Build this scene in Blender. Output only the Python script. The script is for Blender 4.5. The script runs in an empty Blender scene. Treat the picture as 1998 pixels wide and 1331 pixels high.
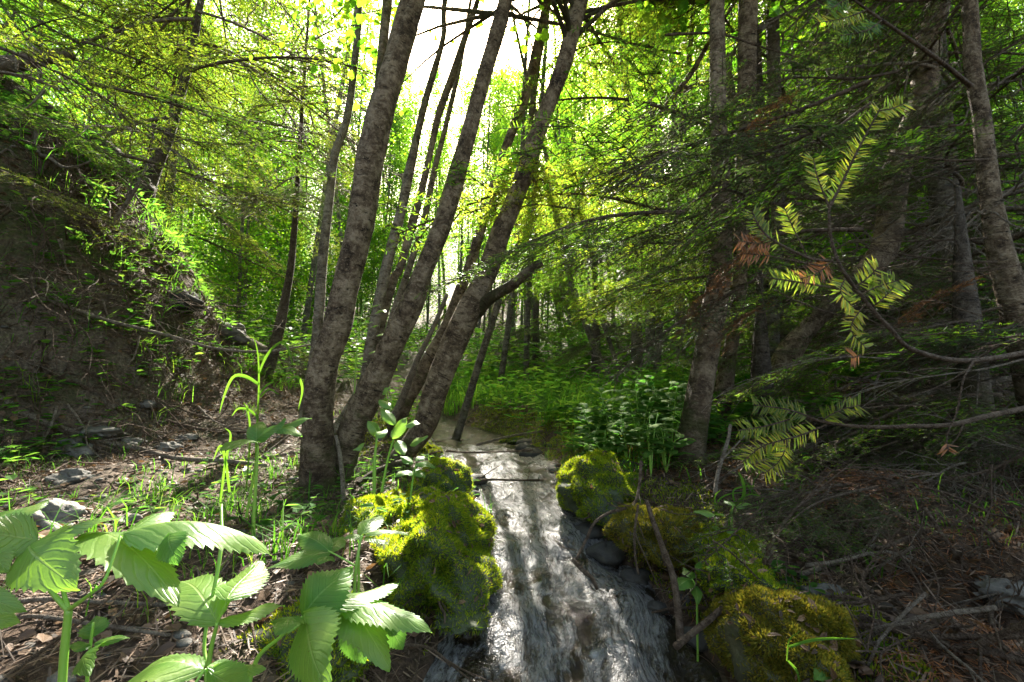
import bpy, math, random
import numpy as np
from mathutils import Matrix, Vector, Euler
R = math.radians
random.seed(7); rng = np.random.default_rng(7)
S = bpy.context.scene
COL = S.collection
# ---------------------------------------------------------------- camera
PITCH = R(5.15); CZ = 0.62; FPX = 888.0
cd = bpy.data.cameras.new('camera'); cam = bpy.data.objects.new('camera', cd); COL.objects.link(cam)
cd.lens = 16; cd.sensor_width = 36; cd.clip_start = 0.02; cd.clip_end = 600
cam.location = (0, 0, CZ); cam.rotation_euler = (R(90) + PITCH, 0, 0)
S.camera = cam
# ---------------------------------------------------------------- light
SUN_EL, SUN_AZ = R(41.0), R(0.7)                 # azimuth to the right of straight ahead (+Y)
w = bpy.data.worlds.new('World'); S.world = w; w.use_nodes = True
wn = w.node_tree; bg = wn.nodes['Background']
sky = wn.nodes.new('ShaderNodeTexSky'); sky.sky_type = 'NISHITA'; sky.sun_disc = False
sky.sun_elevation = SUN_EL; sky.sun_rotation = SUN_AZ; sky.air_density = 1.0; sky.dust_density = 3.0
sky.ozone_density = .3
tint = wn.nodes.new('ShaderNodeMix'); tint.data_type = 'RGBA'; tint.blend_type = 'MULTIPLY'; tint.inputs[0].default_value = 1; tint.inputs[7].default_value = (1, .90, .72, 1)
wn.links.new(sky.outputs[0], tint.inputs[6]); wn.links.new(tint.outputs[2], bg.inputs[0]); bg.inputs[1].default_value = 0.10
sd = bpy.data.lights.new('sun', 'SUN'); sd.energy = 5.0; sd.angle = R(0.5); sd.color = (1, .94, .84)
so = bpy.data.objects.new('sun', sd); COL.objects.link(so)
SDIR = Vector((math.sin(SUN_AZ) * math.cos(SUN_EL), math.cos(SUN_AZ) * math.cos(SUN_EL), math.sin(SUN_EL)))
so.rotation_euler = SDIR.to_track_quat('Z', 'Y').to_euler(); so.location = (0, 0, 30)
S.view_settings.view_transform = 'Standard'; S.view_settings.look = 'None'
S.view_settings.exposure = 3.0; S.view_settings.gamma = 1
cy = S.cycles if hasattr(S, 'cycles') else None
S.render.engine = 'CYCLES'
S.cycles.max_bounces = 8; S.cycles.diffuse_bounces = 4; S.cycles.glossy_bounces = 3
S.cycles.transmission_bounces = 6; S.cycles.transparent_max_bounces = 6
S.cycles.caustics_reflective = False; S.cycles.caustics_refractive = False
S.cycles.sample_clamp_indirect = 6; S.cycles.use_denoising = True

# ---------------------------------------------------------------- maths
def hsh(i, j, s): 
    v = np.sin(i * 127.1 + j * 311.7 + s * 74.7) * 43758.5453
    return v - np.floor(v)
def vn(x, y, s=0):
    i = np.floor(x); j = np.floor(y); fx = x - i; fy = y - j
    fx = fx * fx * (3 - 2 * fx); fy = fy * fy * (3 - 2 * fy)
    a = hsh(i, j, s) * (1 - fx) + hsh(i + 1, j, s) * fx
    b = hsh(i, j + 1, s) * (1 - fx) + hsh(i + 1, j + 1, s) * fx
    return (a * (1 - fy) + b * fy) * 2 - 1
def fbm(x, y, s=0, o=4):
    r = 0; a = 1.0
    for k in range(o):
        r = r + a * vn(x, y, s + k * 3.1); x = x * 2.03; y = y * 2.03; a *= .5
    return r
def ss(a, b, x):
    t = np.clip((x - a) / (b - a), 0, 1); return t * t * (3 - 2 * t)
CYs = [-6, 0, .9, 1.2, 1.6, 2.2, 2.8, 3.4, 4.2, 5.5, 8, 60]
CC = [.12, .12, .118, .136, .125, -.01, -.14, -.28, -.6, -1.3, -1.6, -1.6]
CW = [.36, .36, .33, .30, .19, .22, .33, .31, .2, .3, .3, .3]
CH = [-.06, -.02, 0, .03, .085, .145, .18, .20, .22, .28, .5, 5]
def chan(y): return np.interp(y, CYs, CC), np.interp(y, CYs, CW), np.interp(y, CYs, CH)
def G(x, y):
    x = np.asarray(x, float); y = np.asarray(y, float)
    c, hw, zw = chan(y)
    d = np.abs(x - c) - hw
    lf = (x < c) * ss(1.2, 1.7, y) * (1 - ss(2.6, 3.4, y)); lat = zw + (.10 - .075 * lf) * ss(0, .22, d) + (.05 - .05 * lf) * np.clip(d, 0, 1.5) - .035 * lf * ss(.2, .5, d)
    z = np.where(d < .03, zw + .015 - .11 * ss(-.03, .09, -d), lat + .015)
    n = fbm(x * 1.7, y * 1.7, 1)
    z = z + ss(0, .3, d) * (.035 * n + .018 * fbm(x * 9, y * 9, 5, 3) + .02)
    # steep cut bank on the left
    edge = -2.15 + .22 * vn(y * 1.3, y * 0 + 2, 9) - .25 * ss(1.5, -1, y) + .25 * ss(3.2, 4.6, y)
    t = edge - x
    crest = 1.6 * (1 - ss(3.0, 5.8, y)) + .15
    rise = crest * (.55 * ss(0, 1.5, t) + .45 * ss(.3, 1.3, t)) + 0.68 * np.clip(t - .9, 0, 2.2) * (1 - ss(3.2, 6, y)) + .12 * np.clip(t - 3, 0, 30)
    rough = ss(0, .5, t) * (.10 * fbm(x * 3.1, y * 3.1, 11) + .03 * fbm(x * 14, y * 14, 17, 3))
    z = z + rise + rough
    # right bank and far ground
    z = z + ss(.5, 1.0, x) * (.06 * fbm(x * 2.6, y * 2.6, 51) + .05 * np.abs(fbm(x * 5, y * 5, 52, 3)))
    z = z + .10 * np.clip(x - 1.2, 0, 30) + .02 * ss(2, 3, x) * fbm(x, y, 21)
    z = z + .05 * np.clip(y - 7, 0, 100) + .28 * np.clip(y - 17, 0, 100)
    return z
def ray(u, v):
    a = (u - 999) / FPX; b = (665.5 - v) / FPX
    return np.array([a, math.cos(PITCH) - b * math.sin(PITCH), math.sin(PITCH) + b * math.cos(PITCH)])
def pt(u, v, Y):
    d = ray(u, v); return np.array([0, 0, CZ]) + d * (Y / d[1])
def gp(u, v, ymax=40):
    d = ray(u, v); o = np.array([0, 0, CZ])
    T = np.concatenate([np.arange(.3, 8, .01), np.arange(8, ymax, .1)])
    P = o + d * T[:, None]; h = P[:, 2] - G(P[:, 0], P[:, 1])
    k = np.argmax(h < 0)
    return P[k] if h[k] < 0 else P[-1]
LT = [pt(260, 1110, .45), pt(110, 1110, .44), pt(400, 1030, .47), pt(720, 1230, .66), pt(700, 1160, .72), pt(450, 1170, .6), pt(820, 990, 1.45), pt(890, 1010, 1.4), pt(880, 1090, 1.25), pt(990, 1020, 1.5), pt(1010, 1200, 1.1),
      pt(1100, 1280, .9), pt(930, 900, 2.5), gp(1550, 1060), gp(1480, 1000), pt(1290, 1010, 1.35), pt(1450, 1130, 1.0), gp(300, 930), gp(100, 1080), pt(1690, 290, .73), pt(1640, 480, .74), gp(560, 900), gp(350, 740), gp(200, 1200), gp(1000, 840), gp(480, 790), pt(760, 830, 1.75), pt(1470, 880, .96), gp(1900, 1290), gp(150, 700), gp(450, 700), gp(270, 640), gp(430, 790), gp(90, 850), gp(60, 500), pt(950, 400, 2.4), pt(1080, 380, 2.4), pt(1250, 360, 2.5), pt(1200, 560, 3.), pt(740, 1230, .66), pt(560, 1230, .64), pt(350, 1310, .48)]
LT = np.array(LT); SDv = np.array([math.sin(SUN_AZ) * math.cos(SUN_EL), math.cos(SUN_AZ) * math.cos(SUN_EL), math.sin(SUN_EL)])
def lane(P, r):
    '''True when a point would shade one of the spots the sun reaches'''
    d = np.asarray(P, float) - LT; t = d @ SDv; q = np.linalg.norm(d - t[:, None] * SDv, axis=1); return bool(((t > 0) & (q < r)).any())
def lane_tree(x, y, z0, z1, r):
    t = (y - LT[:, 1]) / SDv[1]; xx = LT[:, 0] + SDv[0] * t; z = LT[:, 2] + SDv[2] * t
    return bool(((t > 0) & (np.abs(xx - x) < r) & (z > z0) & (z < z1)).any())
def pxw(w_, Y): return w_ / FPX * Y

# ---------------------------------------------------------------- materials
def mat(name):
    m = bpy.data.materials.new(name); m.use_nodes = True; m.node_tree.nodes.clear(); return m, m.node_tree
class N:
    def __init__(s, t): s.t = t
    def __call__(s, typ, **k):
        n = s.t.nodes.new('ShaderNode' + typ)
        for a, b in k.items():
            if a.startswith('i_'): n.inputs[a[2:].replace('_', ' ')].default_value = b
            elif a.startswith('n_'): n.inputs[int(a[2:])].default_value = b
            else: setattr(n, a, b)
        return n
    def l(s, a, b): s.t.links.new(a, b)
def ramp(n, fac, stops):
    r = n('ValToRGB'); e = r.color_ramp.elements
    while len(e) < len(stops): e.new(.5)
    for q, (p, c) in zip(e, stops): q.position = p; q.color = (*c, 1) if len(c) == 3 else c
    n.l(fac, r.inputs[0]); return r.outputs[0]
def out(n, sh): o = n('OutputMaterial'); n.l(sh, o.inputs[0]); return o
def mathn(n, op, a, b=None, clamp=False):
    m = n('Math', operation=op, use_clamp=clamp)
    for k, x in enumerate((a, b)):
        if x is None: continue
        if isinstance(x, (int, float)): m.inputs[k].default_value = x
        else: n.l(x, m.inputs[k])
    return m.outputs[0]
def mixc(n, f, a, b, bt='MIX'):
    m = n('Mix', data_type='RGBA', blend_type=bt)
    for k, x in ((0, f), (6, a), (7, b)):
        if isinstance(x, (int, float)): m.inputs[k].default_value = x
        elif isinstance(x, tuple): m.inputs[k].default_value = (*x, 1)
        else: n.l(x, m.inputs[k])
    return m.outputs[2]
def noise(n, vec, sc, det=4, rough=.55):
    t = n('TexNoise'); t.inputs['Scale'].default_value = sc; t.inputs['Detail'].default_value = det; t.inputs['Roughness'].default_value = rough
    if vec is not None: n.l(vec, t.inputs['Vector'])
    return t.outputs[0]
def mapping(n, vec, scale):
    m = n('Mapping'); m.inputs['Scale'].default_value = scale; n.l(vec, m.inputs[0]); return m.outputs[0]
def bump(n, h, st=.5, dist=.01, prev=None):
    b = n('Bump'); b.inputs['Strength'].default_value = st; b.inputs['Distance'].default_value = dist
    n.l(h, b.inputs['Height'])
    if prev is not None: n.l(prev, b.inputs['Normal'])
    return b.outputs[0]

def leaf_mat(name, cols, tcols, mixf=.5, rough=.45, spec=.4):
    m, t = mat(name); n = N(t)
    g = n('NewGeometry'); oi = n('ObjectInfo')
    rnd = mathn(n, 'FRACT', mathn(n, 'ADD', g.outputs['Random Per Island'], mathn(n, 'MULTIPLY', oi.outputs['Random'], .37)))
    k = len(cols)
    c = ramp(n, rnd, [(i / (k - 1), x) for i, x in enumerate(cols)])
    tc = ramp(n, rnd, [(i / (len(tcols) - 1), x) for i, x in enumerate(tcols)])
    p = n('BsdfPrincipled'); n.l(c, p.inputs['Base Color']); p.inputs['Roughness'].default_value = rough
    p.inputs['Specular IOR Level'].default_value = spec
    tr = n('BsdfTranslucent'); n.l(tc, tr.inputs[0])
    mx = n('MixShader'); mx.inputs[0].default_value = mixf
    n.l(p.outputs[0], mx.inputs[1]); n.l(tr.outputs[0], mx.inputs[2]); out(n, mx.outputs[0]); return m
M = {}
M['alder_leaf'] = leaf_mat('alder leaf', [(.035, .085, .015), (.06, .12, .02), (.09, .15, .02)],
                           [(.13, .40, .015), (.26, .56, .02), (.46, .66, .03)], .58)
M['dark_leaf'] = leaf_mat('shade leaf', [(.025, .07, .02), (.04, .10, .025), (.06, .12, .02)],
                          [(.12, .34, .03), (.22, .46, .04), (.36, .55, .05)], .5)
M['needle_green'] = leaf_mat('green needles', [(.025, .06, .018), (.045, .085, .02), (.07, .10, .02)],
                             [(.12, .36, .02), (.24, .48, .025), (.42, .56, .03)], .48, .5)
M['needle_olive'] = leaf_mat('olive needles', [(.04, .06, .018), (.07, .08, .02), (.10, .10, .025)],
                             [(.20, .40, .02), (.38, .54, .03), (.54, .56, .04)], .5, .5)
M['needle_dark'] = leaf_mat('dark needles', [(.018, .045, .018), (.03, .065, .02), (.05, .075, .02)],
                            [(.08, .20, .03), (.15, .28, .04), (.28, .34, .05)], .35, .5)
M['needle_yellow'] = leaf_mat('sunlit yellow needles', [(.14, .19, .02), (.27, .26, .02), (.40, .28, .03)],
                              [(.28, .56, .03), (.46, .64, .04), (.64, .60, .05)], .5, .35)  # yellow of sunlit needles put into the base colour
M['needle_brown'] = leaf_mat('dead needles', [(.10, .045, .02), (.20, .08, .03), (.30, .12, .04)],
                             [(.30, .12, .04), (.45, .18, .05), (.5, .25, .08)], .3, .5)
M['grass'] = leaf_mat('grass blade', [(.03, .09, .015), (.05, .13, .02), (.09, .16, .02)],
                      [(.14, .45, .03), (.25, .58, .04), (.42, .66, .05)], .5, .75, .2)
M['grass_tall'] = leaf_mat('tall grass blade', [(.04, .12, .015), (.06, .15, .02), (.08, .17, .02)], [(.10, .32, .02), (.16, .40, .025), (.24, .46, .03)], .45, .8, .15)
M['herb'] = leaf_mat('herb leaf', [(.018, .06, .01), (.03, .085, .014), (.05, .11, .018)],
                     [(.14, .42, .04), (.24, .52, .05), (.38, .6, .06)], .45, .85, .15)
M['moss'] = leaf_mat('moss tips', [(.045, .10, .008), (.12, .19, .01), (.26, .29, .015)],
                     [(.22, .42, .012), (.48, .58, .018), (.72, .68, .02)], .42, .6, .2)
M['moss_olive'] = leaf_mat('olive moss tips', [(.06, .07, .012), (.13, .13, .015), (.24, .18, .02)],
                     [(.26, .28, .02), (.42, .40, .03), (.55, .38, .03)], .35, .6, .2)
M['dead_leaf'] = leaf_mat('dead leaf', [(.03, .02, .012), (.08, .045, .025), (.20, .12, .065)],
                          [(.12, .07, .03), (.2, .12, .05), (.3, .16, .06)], .15, .6)
M['litter'] = leaf_mat('litter twig', [(.05, .035, .025), (.12, .078, .05), (.22, .15, .10)],
                       [(.12, .07, .03), (.2, .12, .05), (.3, .16, .06)], .05, .65)

def bark_mat(name, dark, mid, light, moss=.3, sc=1.0, lich=.5, lowd=.0):
    m, t = mat(name); n = N(t)
    a = n('Attribute', attribute_name='bk'); v = a.outputs['Vector']
    oi = n('ObjectInfo')
    ad = n('VectorMath', operation='ADD'); n.l(v, ad.inputs[0])
    cx = n('CombineXYZ'); n.l(mathn(n, 'MULTIPLY', oi.outputs['Random'], 31.0), cx.inputs[2]); n.l(cx.outputs[0], ad.inputs[1]); v = ad.outputs[0]
    wv = n('VectorMath', operation='ADD'); n.l(v, wv.inputs[0]); wn_ = n('TexNoise'); wn_.inputs['Scale'].default_value = 9 * sc; n.l(v, wn_.inputs['Vector']); wq = n('VectorMath', operation='SCALE'); n.l(wn_.outputs['Color'], wq.inputs[0]); wq.inputs['Scale'].default_value = .06; n.l(wq.outputs[0], wv.inputs[1])
    dash = noise(n, mapping(n, wv.outputs[0], (20 * sc, 20 * sc, 75 * sc)), 1, 5, .7)
    patch = noise(n, v, 11 * sc, 5, .65)
    fine = noise(n, v, 90 * sc, 4, .7)
    midn = noise(n, wv.outputs[0], 34 * sc, 5, .7)
    pm = mathn(n, 'ADD', mathn(n, 'MULTIPLY', patch, .5), mathn(n, 'MULTIPLY', midn, .5))
    base = ramp(n, pm, [(.37, dark), (.47, mid), (.58, light)])
    dm = ramp(n, dash, [(.34, (1, 1, 1)), (.42, (0, 0, 0))])
    c = mixc(n, dm, base, tuple(x * .35 for x in dark))
    lf = ramp(n, fine, [(.56, (0, 0, 0)), (.66, (1, 1, 1))])
    c = mixc(n, mathn(n, 'MULTIPLY', lf, lich), c, tuple(min(1, x * 1.5) for x in light))
    # moss low down and in patches
    sep = n('SeparateXYZ'); n.l(a.outputs['Vector'], sep.inputs[0])
    low = n('MapRange'); n.l(sep.outputs[2], low.inputs[0]); low.inputs[1].default_value = .0; low.inputs[2].default_value = .8
    low.inputs[3].default_value = .22; low.inputs[4].default_value = -.12
    mm = mathn(n, 'ADD', noise(n, v, 7, 5, .7), low.outputs[0])
    mf = mathn(n, 'MULTIPLY', ramp(n, mm, [(.56, (0, 0, 0)), (.68, (1, 1, 1))]), moss)
    c = mixc(n, mf, c, (.055, .065, .012))
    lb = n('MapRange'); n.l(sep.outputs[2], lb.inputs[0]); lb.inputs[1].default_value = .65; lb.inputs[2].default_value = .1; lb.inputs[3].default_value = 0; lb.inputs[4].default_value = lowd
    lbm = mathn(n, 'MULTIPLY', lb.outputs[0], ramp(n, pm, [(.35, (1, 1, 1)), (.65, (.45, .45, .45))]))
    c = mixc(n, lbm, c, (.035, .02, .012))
    hh = mathn(n, 'ADD', mathn(n, 'MULTIPLY', dash, .8), mathn(n, 'ADD', mathn(n, 'MULTIPLY', midn, 1.2), mathn(n, 'MULTIPLY', fine, .6)))
    p = n('BsdfPrincipled'); n.l(c, p.inputs['Base Color']); p.inputs['Roughness'].default_value = .8
    p.inputs['Specular IOR Level'].default_value = .25
    n.l(bump(n, hh, 1.0, .03), p.inputs['Normal']); out(n, p.outputs[0]); return m
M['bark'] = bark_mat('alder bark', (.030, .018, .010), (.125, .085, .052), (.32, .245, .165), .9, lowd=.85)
M['bark_pale'] = bark_mat('pale alder bark', (.045, .033, .023), (.15, .12, .088), (.31, .265, .20), .4)
M['bark_dark'] = bark_mat('fir bark', (.035, .026, .02), (.085, .062, .045), (.16, .13, .10), .4, 1.5, .35)
M['bark_thin'] = bark_mat('slim stem bark', (.04, .032, .022), (.11, .09, .065), (.23, .20, .155), .4, 1.3, .4)
M['twig'] = bark_mat('twig bark', (.05, .03, .018), (.12, .078, .05), (.22, .16, .115), .0, 3, .4)
M['twig_pale'] = bark_mat('bleached twig', (.11, .08, .055), (.23, .18, .135), (.38, .32, .25), .0, 3, .4)

def ground_mat():
    m, t = mat('forest floor'); n = N(t)
    g = n('NewGeometry'); v = g.outputs['Position']
    big = noise(n, v, 1.3, 5, .6); med = noise(n, v, 9, 6, .7); fine = noise(n, v, 60, 6, .75)
    soil = ramp(n, fine, [(.3, (.018, .011, .006)), (.5, (.075, .048, .030)), (.7, (.17, .115, .072))])
    grey = ramp(n, fine, [(.3, (.05, .038, .028)), (.5, (.14, .108, .08)), (.72, (.29, .235, .18))])
    sep = n('SeparateXYZ'); n.l(v, sep.inputs[0])
    lf = n('MapRange'); n.l(sep.outputs[0], lf.inputs[0]); lf.inputs[1].default_value = -.9; lf.inputs[2].default_value = -2.2
    sel = mathn(n, 'MULTIPLY', mathn(n, 'MULTIPLY', lf.outputs[0], .75), ramp(n, med, [(.30, (0, 0, 0)), (.5, (1, 1, 1))]))
    sz = n('MapRange'); n.l(sep.outputs[2], sz.inputs[0]); sz.inputs[1].default_value = 1.0; sz.inputs[2].default_value = 1.9; sz.inputs[3].default_value = 1; sz.inputs[4].default_value = .1
    c = mixc(n, mathn(n, 'MULTIPLY', sel, sz.outputs[0]), soil, grey)
    mo = mathn(n, 'MULTIPLY', ramp(n, big, [(.5, (0, 0, 0)), (.62, (1, 1, 1))]), ramp(n, med, [(.4, (0, 0, 0)), (.55, (1, 1, 1))]))
    mossc = ramp(n, fine, [(.3, (.015, .03, .006)), (.7, (.07, .10, .015))])
    c = mixc(n, mathn(n, 'MULTIPLY', mo, .8), c, mossc)
    p = n('BsdfPrincipled'); n.l(c, p.inputs['Base Color']); p.inputs['Roughness'].default_value = .85
    p.inputs['Specular IOR Level'].default_value = .25
    vor = n('TexVoronoi'); vor.inputs['Scale'].default_value = 38; n.l(v, vor.inputs['Vector'])
    h = mathn(n, 'ADD', mathn(n, 'MULTIPLY', fine, .8), mathn(n, 'MULTIPLY', vor.outputs['Distance'], .6))
    n.l(bump(n, h, 1.0, .02), p.inputs['Normal']); out(n, p.outputs[0]); return m
M['ground'] = ground_mat()
def rock_mat(name, a, b, c_):
    m, t = mat(name); n = N(t); tc = n('TexCoord'); v = tc.outputs['Object']
    f = noise(n, v, 14, 6, .7); f2 = noise(n, v, 70, 4, .7)
    c = ramp(n, f, [(.3, a), (.5, b), (.7, c_)])
    c = mixc(n, mathn(n, 'MULTIPLY', f2, .5), c, (.03, .03, .028))
    p = n('BsdfPrincipled'); n.l(c, p.inputs['Base Color']); p.inputs['Roughness'].default_value = .75
    n.l(bump(n, mathn(n, 'ADD', f, mathn(n, 'MULTIPLY', f2, .4)), .8, .01), p.inputs['Normal']); out(n, p.outputs[0]); return m
M['rock'] = rock_mat('grey stone', (.055, .05, .042), (.12, .108, .09), (.22, .195, .165))
M['rock_dark'] = rock_mat('wet dark stone', (.012, .011, .009), (.03, .027, .022), (.06, .052, .04))
M['moss_under'] = rock_mat('moss cushion', (.015, .018, .006), (.03, .045, .008), (.05, .065, .012))
M['moss_under2'] = rock_mat('olive moss cushion', (.03, .03, .01), (.05, .05, .012), (.09, .07, .015))

def water_mat():
    m, t = mat('running water'); n = N(t)
    a = n('Attribute', attribute_name='bk'); v = a.outputs['Vector']      # x across, y along flow, z = steepness
    sep = n('SeparateXYZ'); n.l(v, sep.inputs[0])
    wob = noise(n, mapping(n, v, (5, 3, 0)), 1, 2, .5)
    cx = n('CombineXYZ')
    wob2 = noise(n, mapping(n, v, (17, 13, 0)), 1, 3, .6)
    n.l(mathn(n, 'ADD', mathn(n, 'ADD', sep.outputs[0], mathn(n, 'MULTIPLY', wob, .16)), mathn(n, 'MULTIPLY', wob2, .035)), cx.inputs[0]); n.l(sep.outputs[1], cx.inputs[1])
    st1 = noise(n, mapping(n, cx.outputs[0], (110, 17, 1)), 1, 4, .75)
    st2 = noise(n, mapping(n, cx.outputs[0], (24, 8, 1)), 1, 4, .65)
    big = noise(n, mapping(n, cx.outputs[0], (6, 3.2, 1)), 1, 6, .75)
    fo = mathn(n, 'ADD', mathn(n, 'MULTIPLY', sep.outputs[2], .26), mathn(n, 'ADD', mathn(n, 'MULTIPLY', big, 1.25), mathn(n, 'MULTIPLY', st2, .35)))
    foam = ramp(n, fo, [(.90, (0, 0, 0)), (1.38, (1, 1, 1))])
    foam = mathn(n, 'MULTIPLY', foam, ramp(n, st1, [(.38, (.18, .18, .18)), (.66, (1, 1, 1))]))
    bed = ramp(n, noise(n, mapping(n, v, (12, 10, 0)), 1, 4, .6), [(.35, (.008, .006, .004)), (.55, (.02, .014, .008)), (.75, (.055, .033, .017))])
    c = mixc(n, mathn(n, 'MULTIPLY', foam, .5), bed, (.46, .46, .46))
    p = n('BsdfPrincipled'); n.l(c, p.inputs['Base Color'])
    n.l(mathn(n, 'ADD', mathn(n, 'MULTIPLY', foam, .25), .17), p.inputs['Roughness'])
    p.inputs['IOR'].default_value = 1.33; p.inputs['Specular IOR Level'].default_value = .8
    h = mathn(n, 'ADD', mathn(n, 'MULTIPLY', st1, .45), mathn(n, 'ADD', mathn(n, 'MULTIPLY', st2, .9), mathn(n, 'MULTIPLY', big, 1.6)))
    n.l(bump(n, h, 1.0, .028), p.inputs['Normal']); out(n, p.outputs[0]); return m
M['water'] = water_mat()

def broad_mat(name, c1, c2, tc, vein=(.30, .42, .12), spec=.65):
    m, t = mat(name); n = N(t)
    a = n('Attribute', attribute_name='bk'); sep = n('SeparateXYZ'); n.l(a.outputs['Vector'], sep.inputs[0])
    au = mathn(n, 'ABSOLUTE', sep.outputs[0])
    ph = mathn(n, 'SUBTRACT', mathn(n, 'ADD', mathn(n, 'MULTIPLY', sep.outputs[1], 8.0), mathn(n, 'MULTIPLY', noise(n, mapping(n, a.outputs['Vector'], (1.6, 5, 3)), 1, 2), .9)), mathn(n, 'MULTIPLY', mathn(n, 'POWER', au, 1.25), 2.3))
    fr = mathn(n, 'ABSOLUTE', mathn(n, 'SUBTRACT', mathn(n, 'FRACT', ph), .5))       # .5 at vein
    sv = ramp(n, fr, [(.45, (0, 0, 0)), (.495, (1, 1, 1))])
    mv = ramp(n, au, [(.02, (1, 1, 1)), (.05, (0, 0, 0))])
    vm = mathn(n, 'MAXIMUM', mathn(n, 'MULTIPLY', sv, .45), mv)
    tcx = n('TexCoord')
    nz = noise(n, tcx.outputs['Object'], 25, 4, .6); nf = noise(n, tcx.outputs['Object'], 220, 3, .6)
    col = mixc(n, ramp(n, nz, [(.35, (0, 0, 0)), (.65, (1, 1, 1))]), c1, c2)
    col = mixc(n, mathn(n, 'MULTIPLY', vm, .6), col, vein)
    sp_ = ramp(n, noise(n, mapping(n, a.outputs['Vector'], (5, 11, 7)), 1, 3, .6), [(.70, (0, 0, 0)), (.74, (1, 1, 1))])
    col = mixc(n, mathn(n, 'MULTIPLY', sp_, .8), col, (.14, .09, .03)); tc = mixc(n, sp_, tc, (.25, .14, .04))
    hv = noise(n, mapping(n, a.outputs['Vector'], (.8, 1.4, 2.3)), 1, 2, .5); col = mixc(n, mathn(n, 'MULTIPLY', ramp(n, hv, [(.4, (0, 0, 0)), (.65, (1, 1, 1))]), .45), col, (.20, .26, .04))
    p = n('BsdfPrincipled'); n.l(col, p.inputs['Base Color']); p.inputs['Roughness'].default_value = .42 if spec > .2 else .8
    p.inputs['Specular IOR Level'].default_value = spec
    hh = mathn(n, 'ADD', mathn(n, 'MULTIPLY', ramp(n, fr, [(.30, (1, 1, 1)), (.5, (0, 0, 0))]), .45), mathn(n, 'ADD', mathn(n, 'MULTIPLY', mv, -.6), mathn(n, 'MULTIPLY', nf, .35)))
    nb = bump(n, hh, .5, .0016); n.l(nb, p.inputs['Normal'])
    tr = n('BsdfTranslucent'); n.l(mixc(n, mathn(n, 'MULTIPLY', vm, .35), tc, (.55, .7, .2)), tr.inputs[0]); n.l(nb, tr.inputs['Normal'])
    mx = n('MixShader'); mx.inputs[0].default_value = .42
    n.l(p.outputs[0], mx.inputs[1]); n.l(tr.outputs[0], mx.inputs[2]); out(n, mx.outputs[0]); return m
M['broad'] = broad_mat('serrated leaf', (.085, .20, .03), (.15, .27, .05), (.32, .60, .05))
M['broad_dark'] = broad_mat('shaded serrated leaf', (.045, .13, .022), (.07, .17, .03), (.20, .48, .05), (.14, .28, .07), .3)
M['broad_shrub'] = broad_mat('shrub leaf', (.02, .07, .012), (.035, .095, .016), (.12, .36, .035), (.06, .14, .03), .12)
m, t = mat('green stem'); n = N(t); p = n('BsdfPrincipled'); p.inputs['Base Color'].default_value = (.20, .36, .05, 1)
p.inputs['Roughness'].default_value = .4; p.inputs['Subsurface Weight'].default_value = .3; p.inputs['Subsurface Radius'].default_value = (.01, .02, .004); p.inputs['Subsurface Scale'].default_value = .3
out(n, p.outputs[0]); M['stem'] = m

# ---------------------------------------------------------------- mesh helpers
def mesh(name, V, F, material, smooth=True, bk=None):
    V = np.ascontiguousarray(V, dtype=np.float32)
    me = bpy.data.meshes.new(name)
    F = [np.asarray(f, dtype=np.int32) for f in F if len(f)]
    tot = np.concatenate([np.full(len(f), f.shape[1], dtype=np.int32) for f in F])
    idx = np.concatenate([f.ravel() for f in F])
    st = np.concatenate([[0], np.cumsum(tot)[:-1]]).astype(np.int32)
    me.vertices.add(len(V)); me.vertices.foreach_set('co', V.ravel())
    me.loops.add(len(idx)); me.loops.foreach_set('vertex_index', idx)
    me.polygons.add(len(tot)); me.polygons.foreach_set('loop_start', st)
    me.polygons.foreach_set('use_smooth', np.full(len(tot), smooth))
    if bk is not None:
        at = me.attributes.new('bk', 'FLOAT_VECTOR', 'POINT'); at.data.foreach_set('vector', np.ascontiguousarray(bk, dtype=np.float32).ravel())
    me.update(calc_edges=True); me.materials.append(material); return me
def link(name, me, parent=None, loc=(0, 0, 0)):
    o = bpy.data.objects.new(name, me); COL.objects.link(o); o.location = loc
    if parent is not None: o.parent = parent
    return o
def tag(o, label, cat, group=None, kind=None):
    if label: o['label'] = label
    if cat: o['category'] = cat
    if group: o['group'] = group
    if kind: o['kind'] = kind
    return o
def thing(name, label, cat, loc, group=None):
    o = bpy.data.objects.new(name, None); COL.objects.link(o); o.location = Vector(loc); o.empty_display_size = .1
    return tag(o, label, cat, group)
class MB:
    def __init__(s): s.V = []; s.F = {}; s.B = []; s.n = 0
    def add(s, V, F, bk=None):
        V = np.asarray(V, float); F = np.asarray(F)
        if len(V) == 0: return s
        s.V.append(V); s.F.setdefault(F.shape[1], []).append(F + s.n); s.n += len(V)
        s.B.append(np.asarray(bk, float) if bk is not None else V); return s
    def mesh(s, name, m, smooth=True, org=(0, 0, 0)):
        return mesh(name, np.concatenate(s.V) - np.asarray(org), [np.concatenate(f) for f in s.F.values()], m, smooth, np.concatenate(s.B))
    def obj(s, name, m, parent=None, smooth=True, local=False):
        """V is in world space unless local; origin at the parent or at first vertex"""
        if parent is not None:
            return link(name, s.mesh(name, m, smooth, (0, 0, 0) if local else tuple(parent.location)), parent)
        o = s.V[0].mean(0); return link(name, s.mesh(name, m, smooth, o), None, o)
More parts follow.
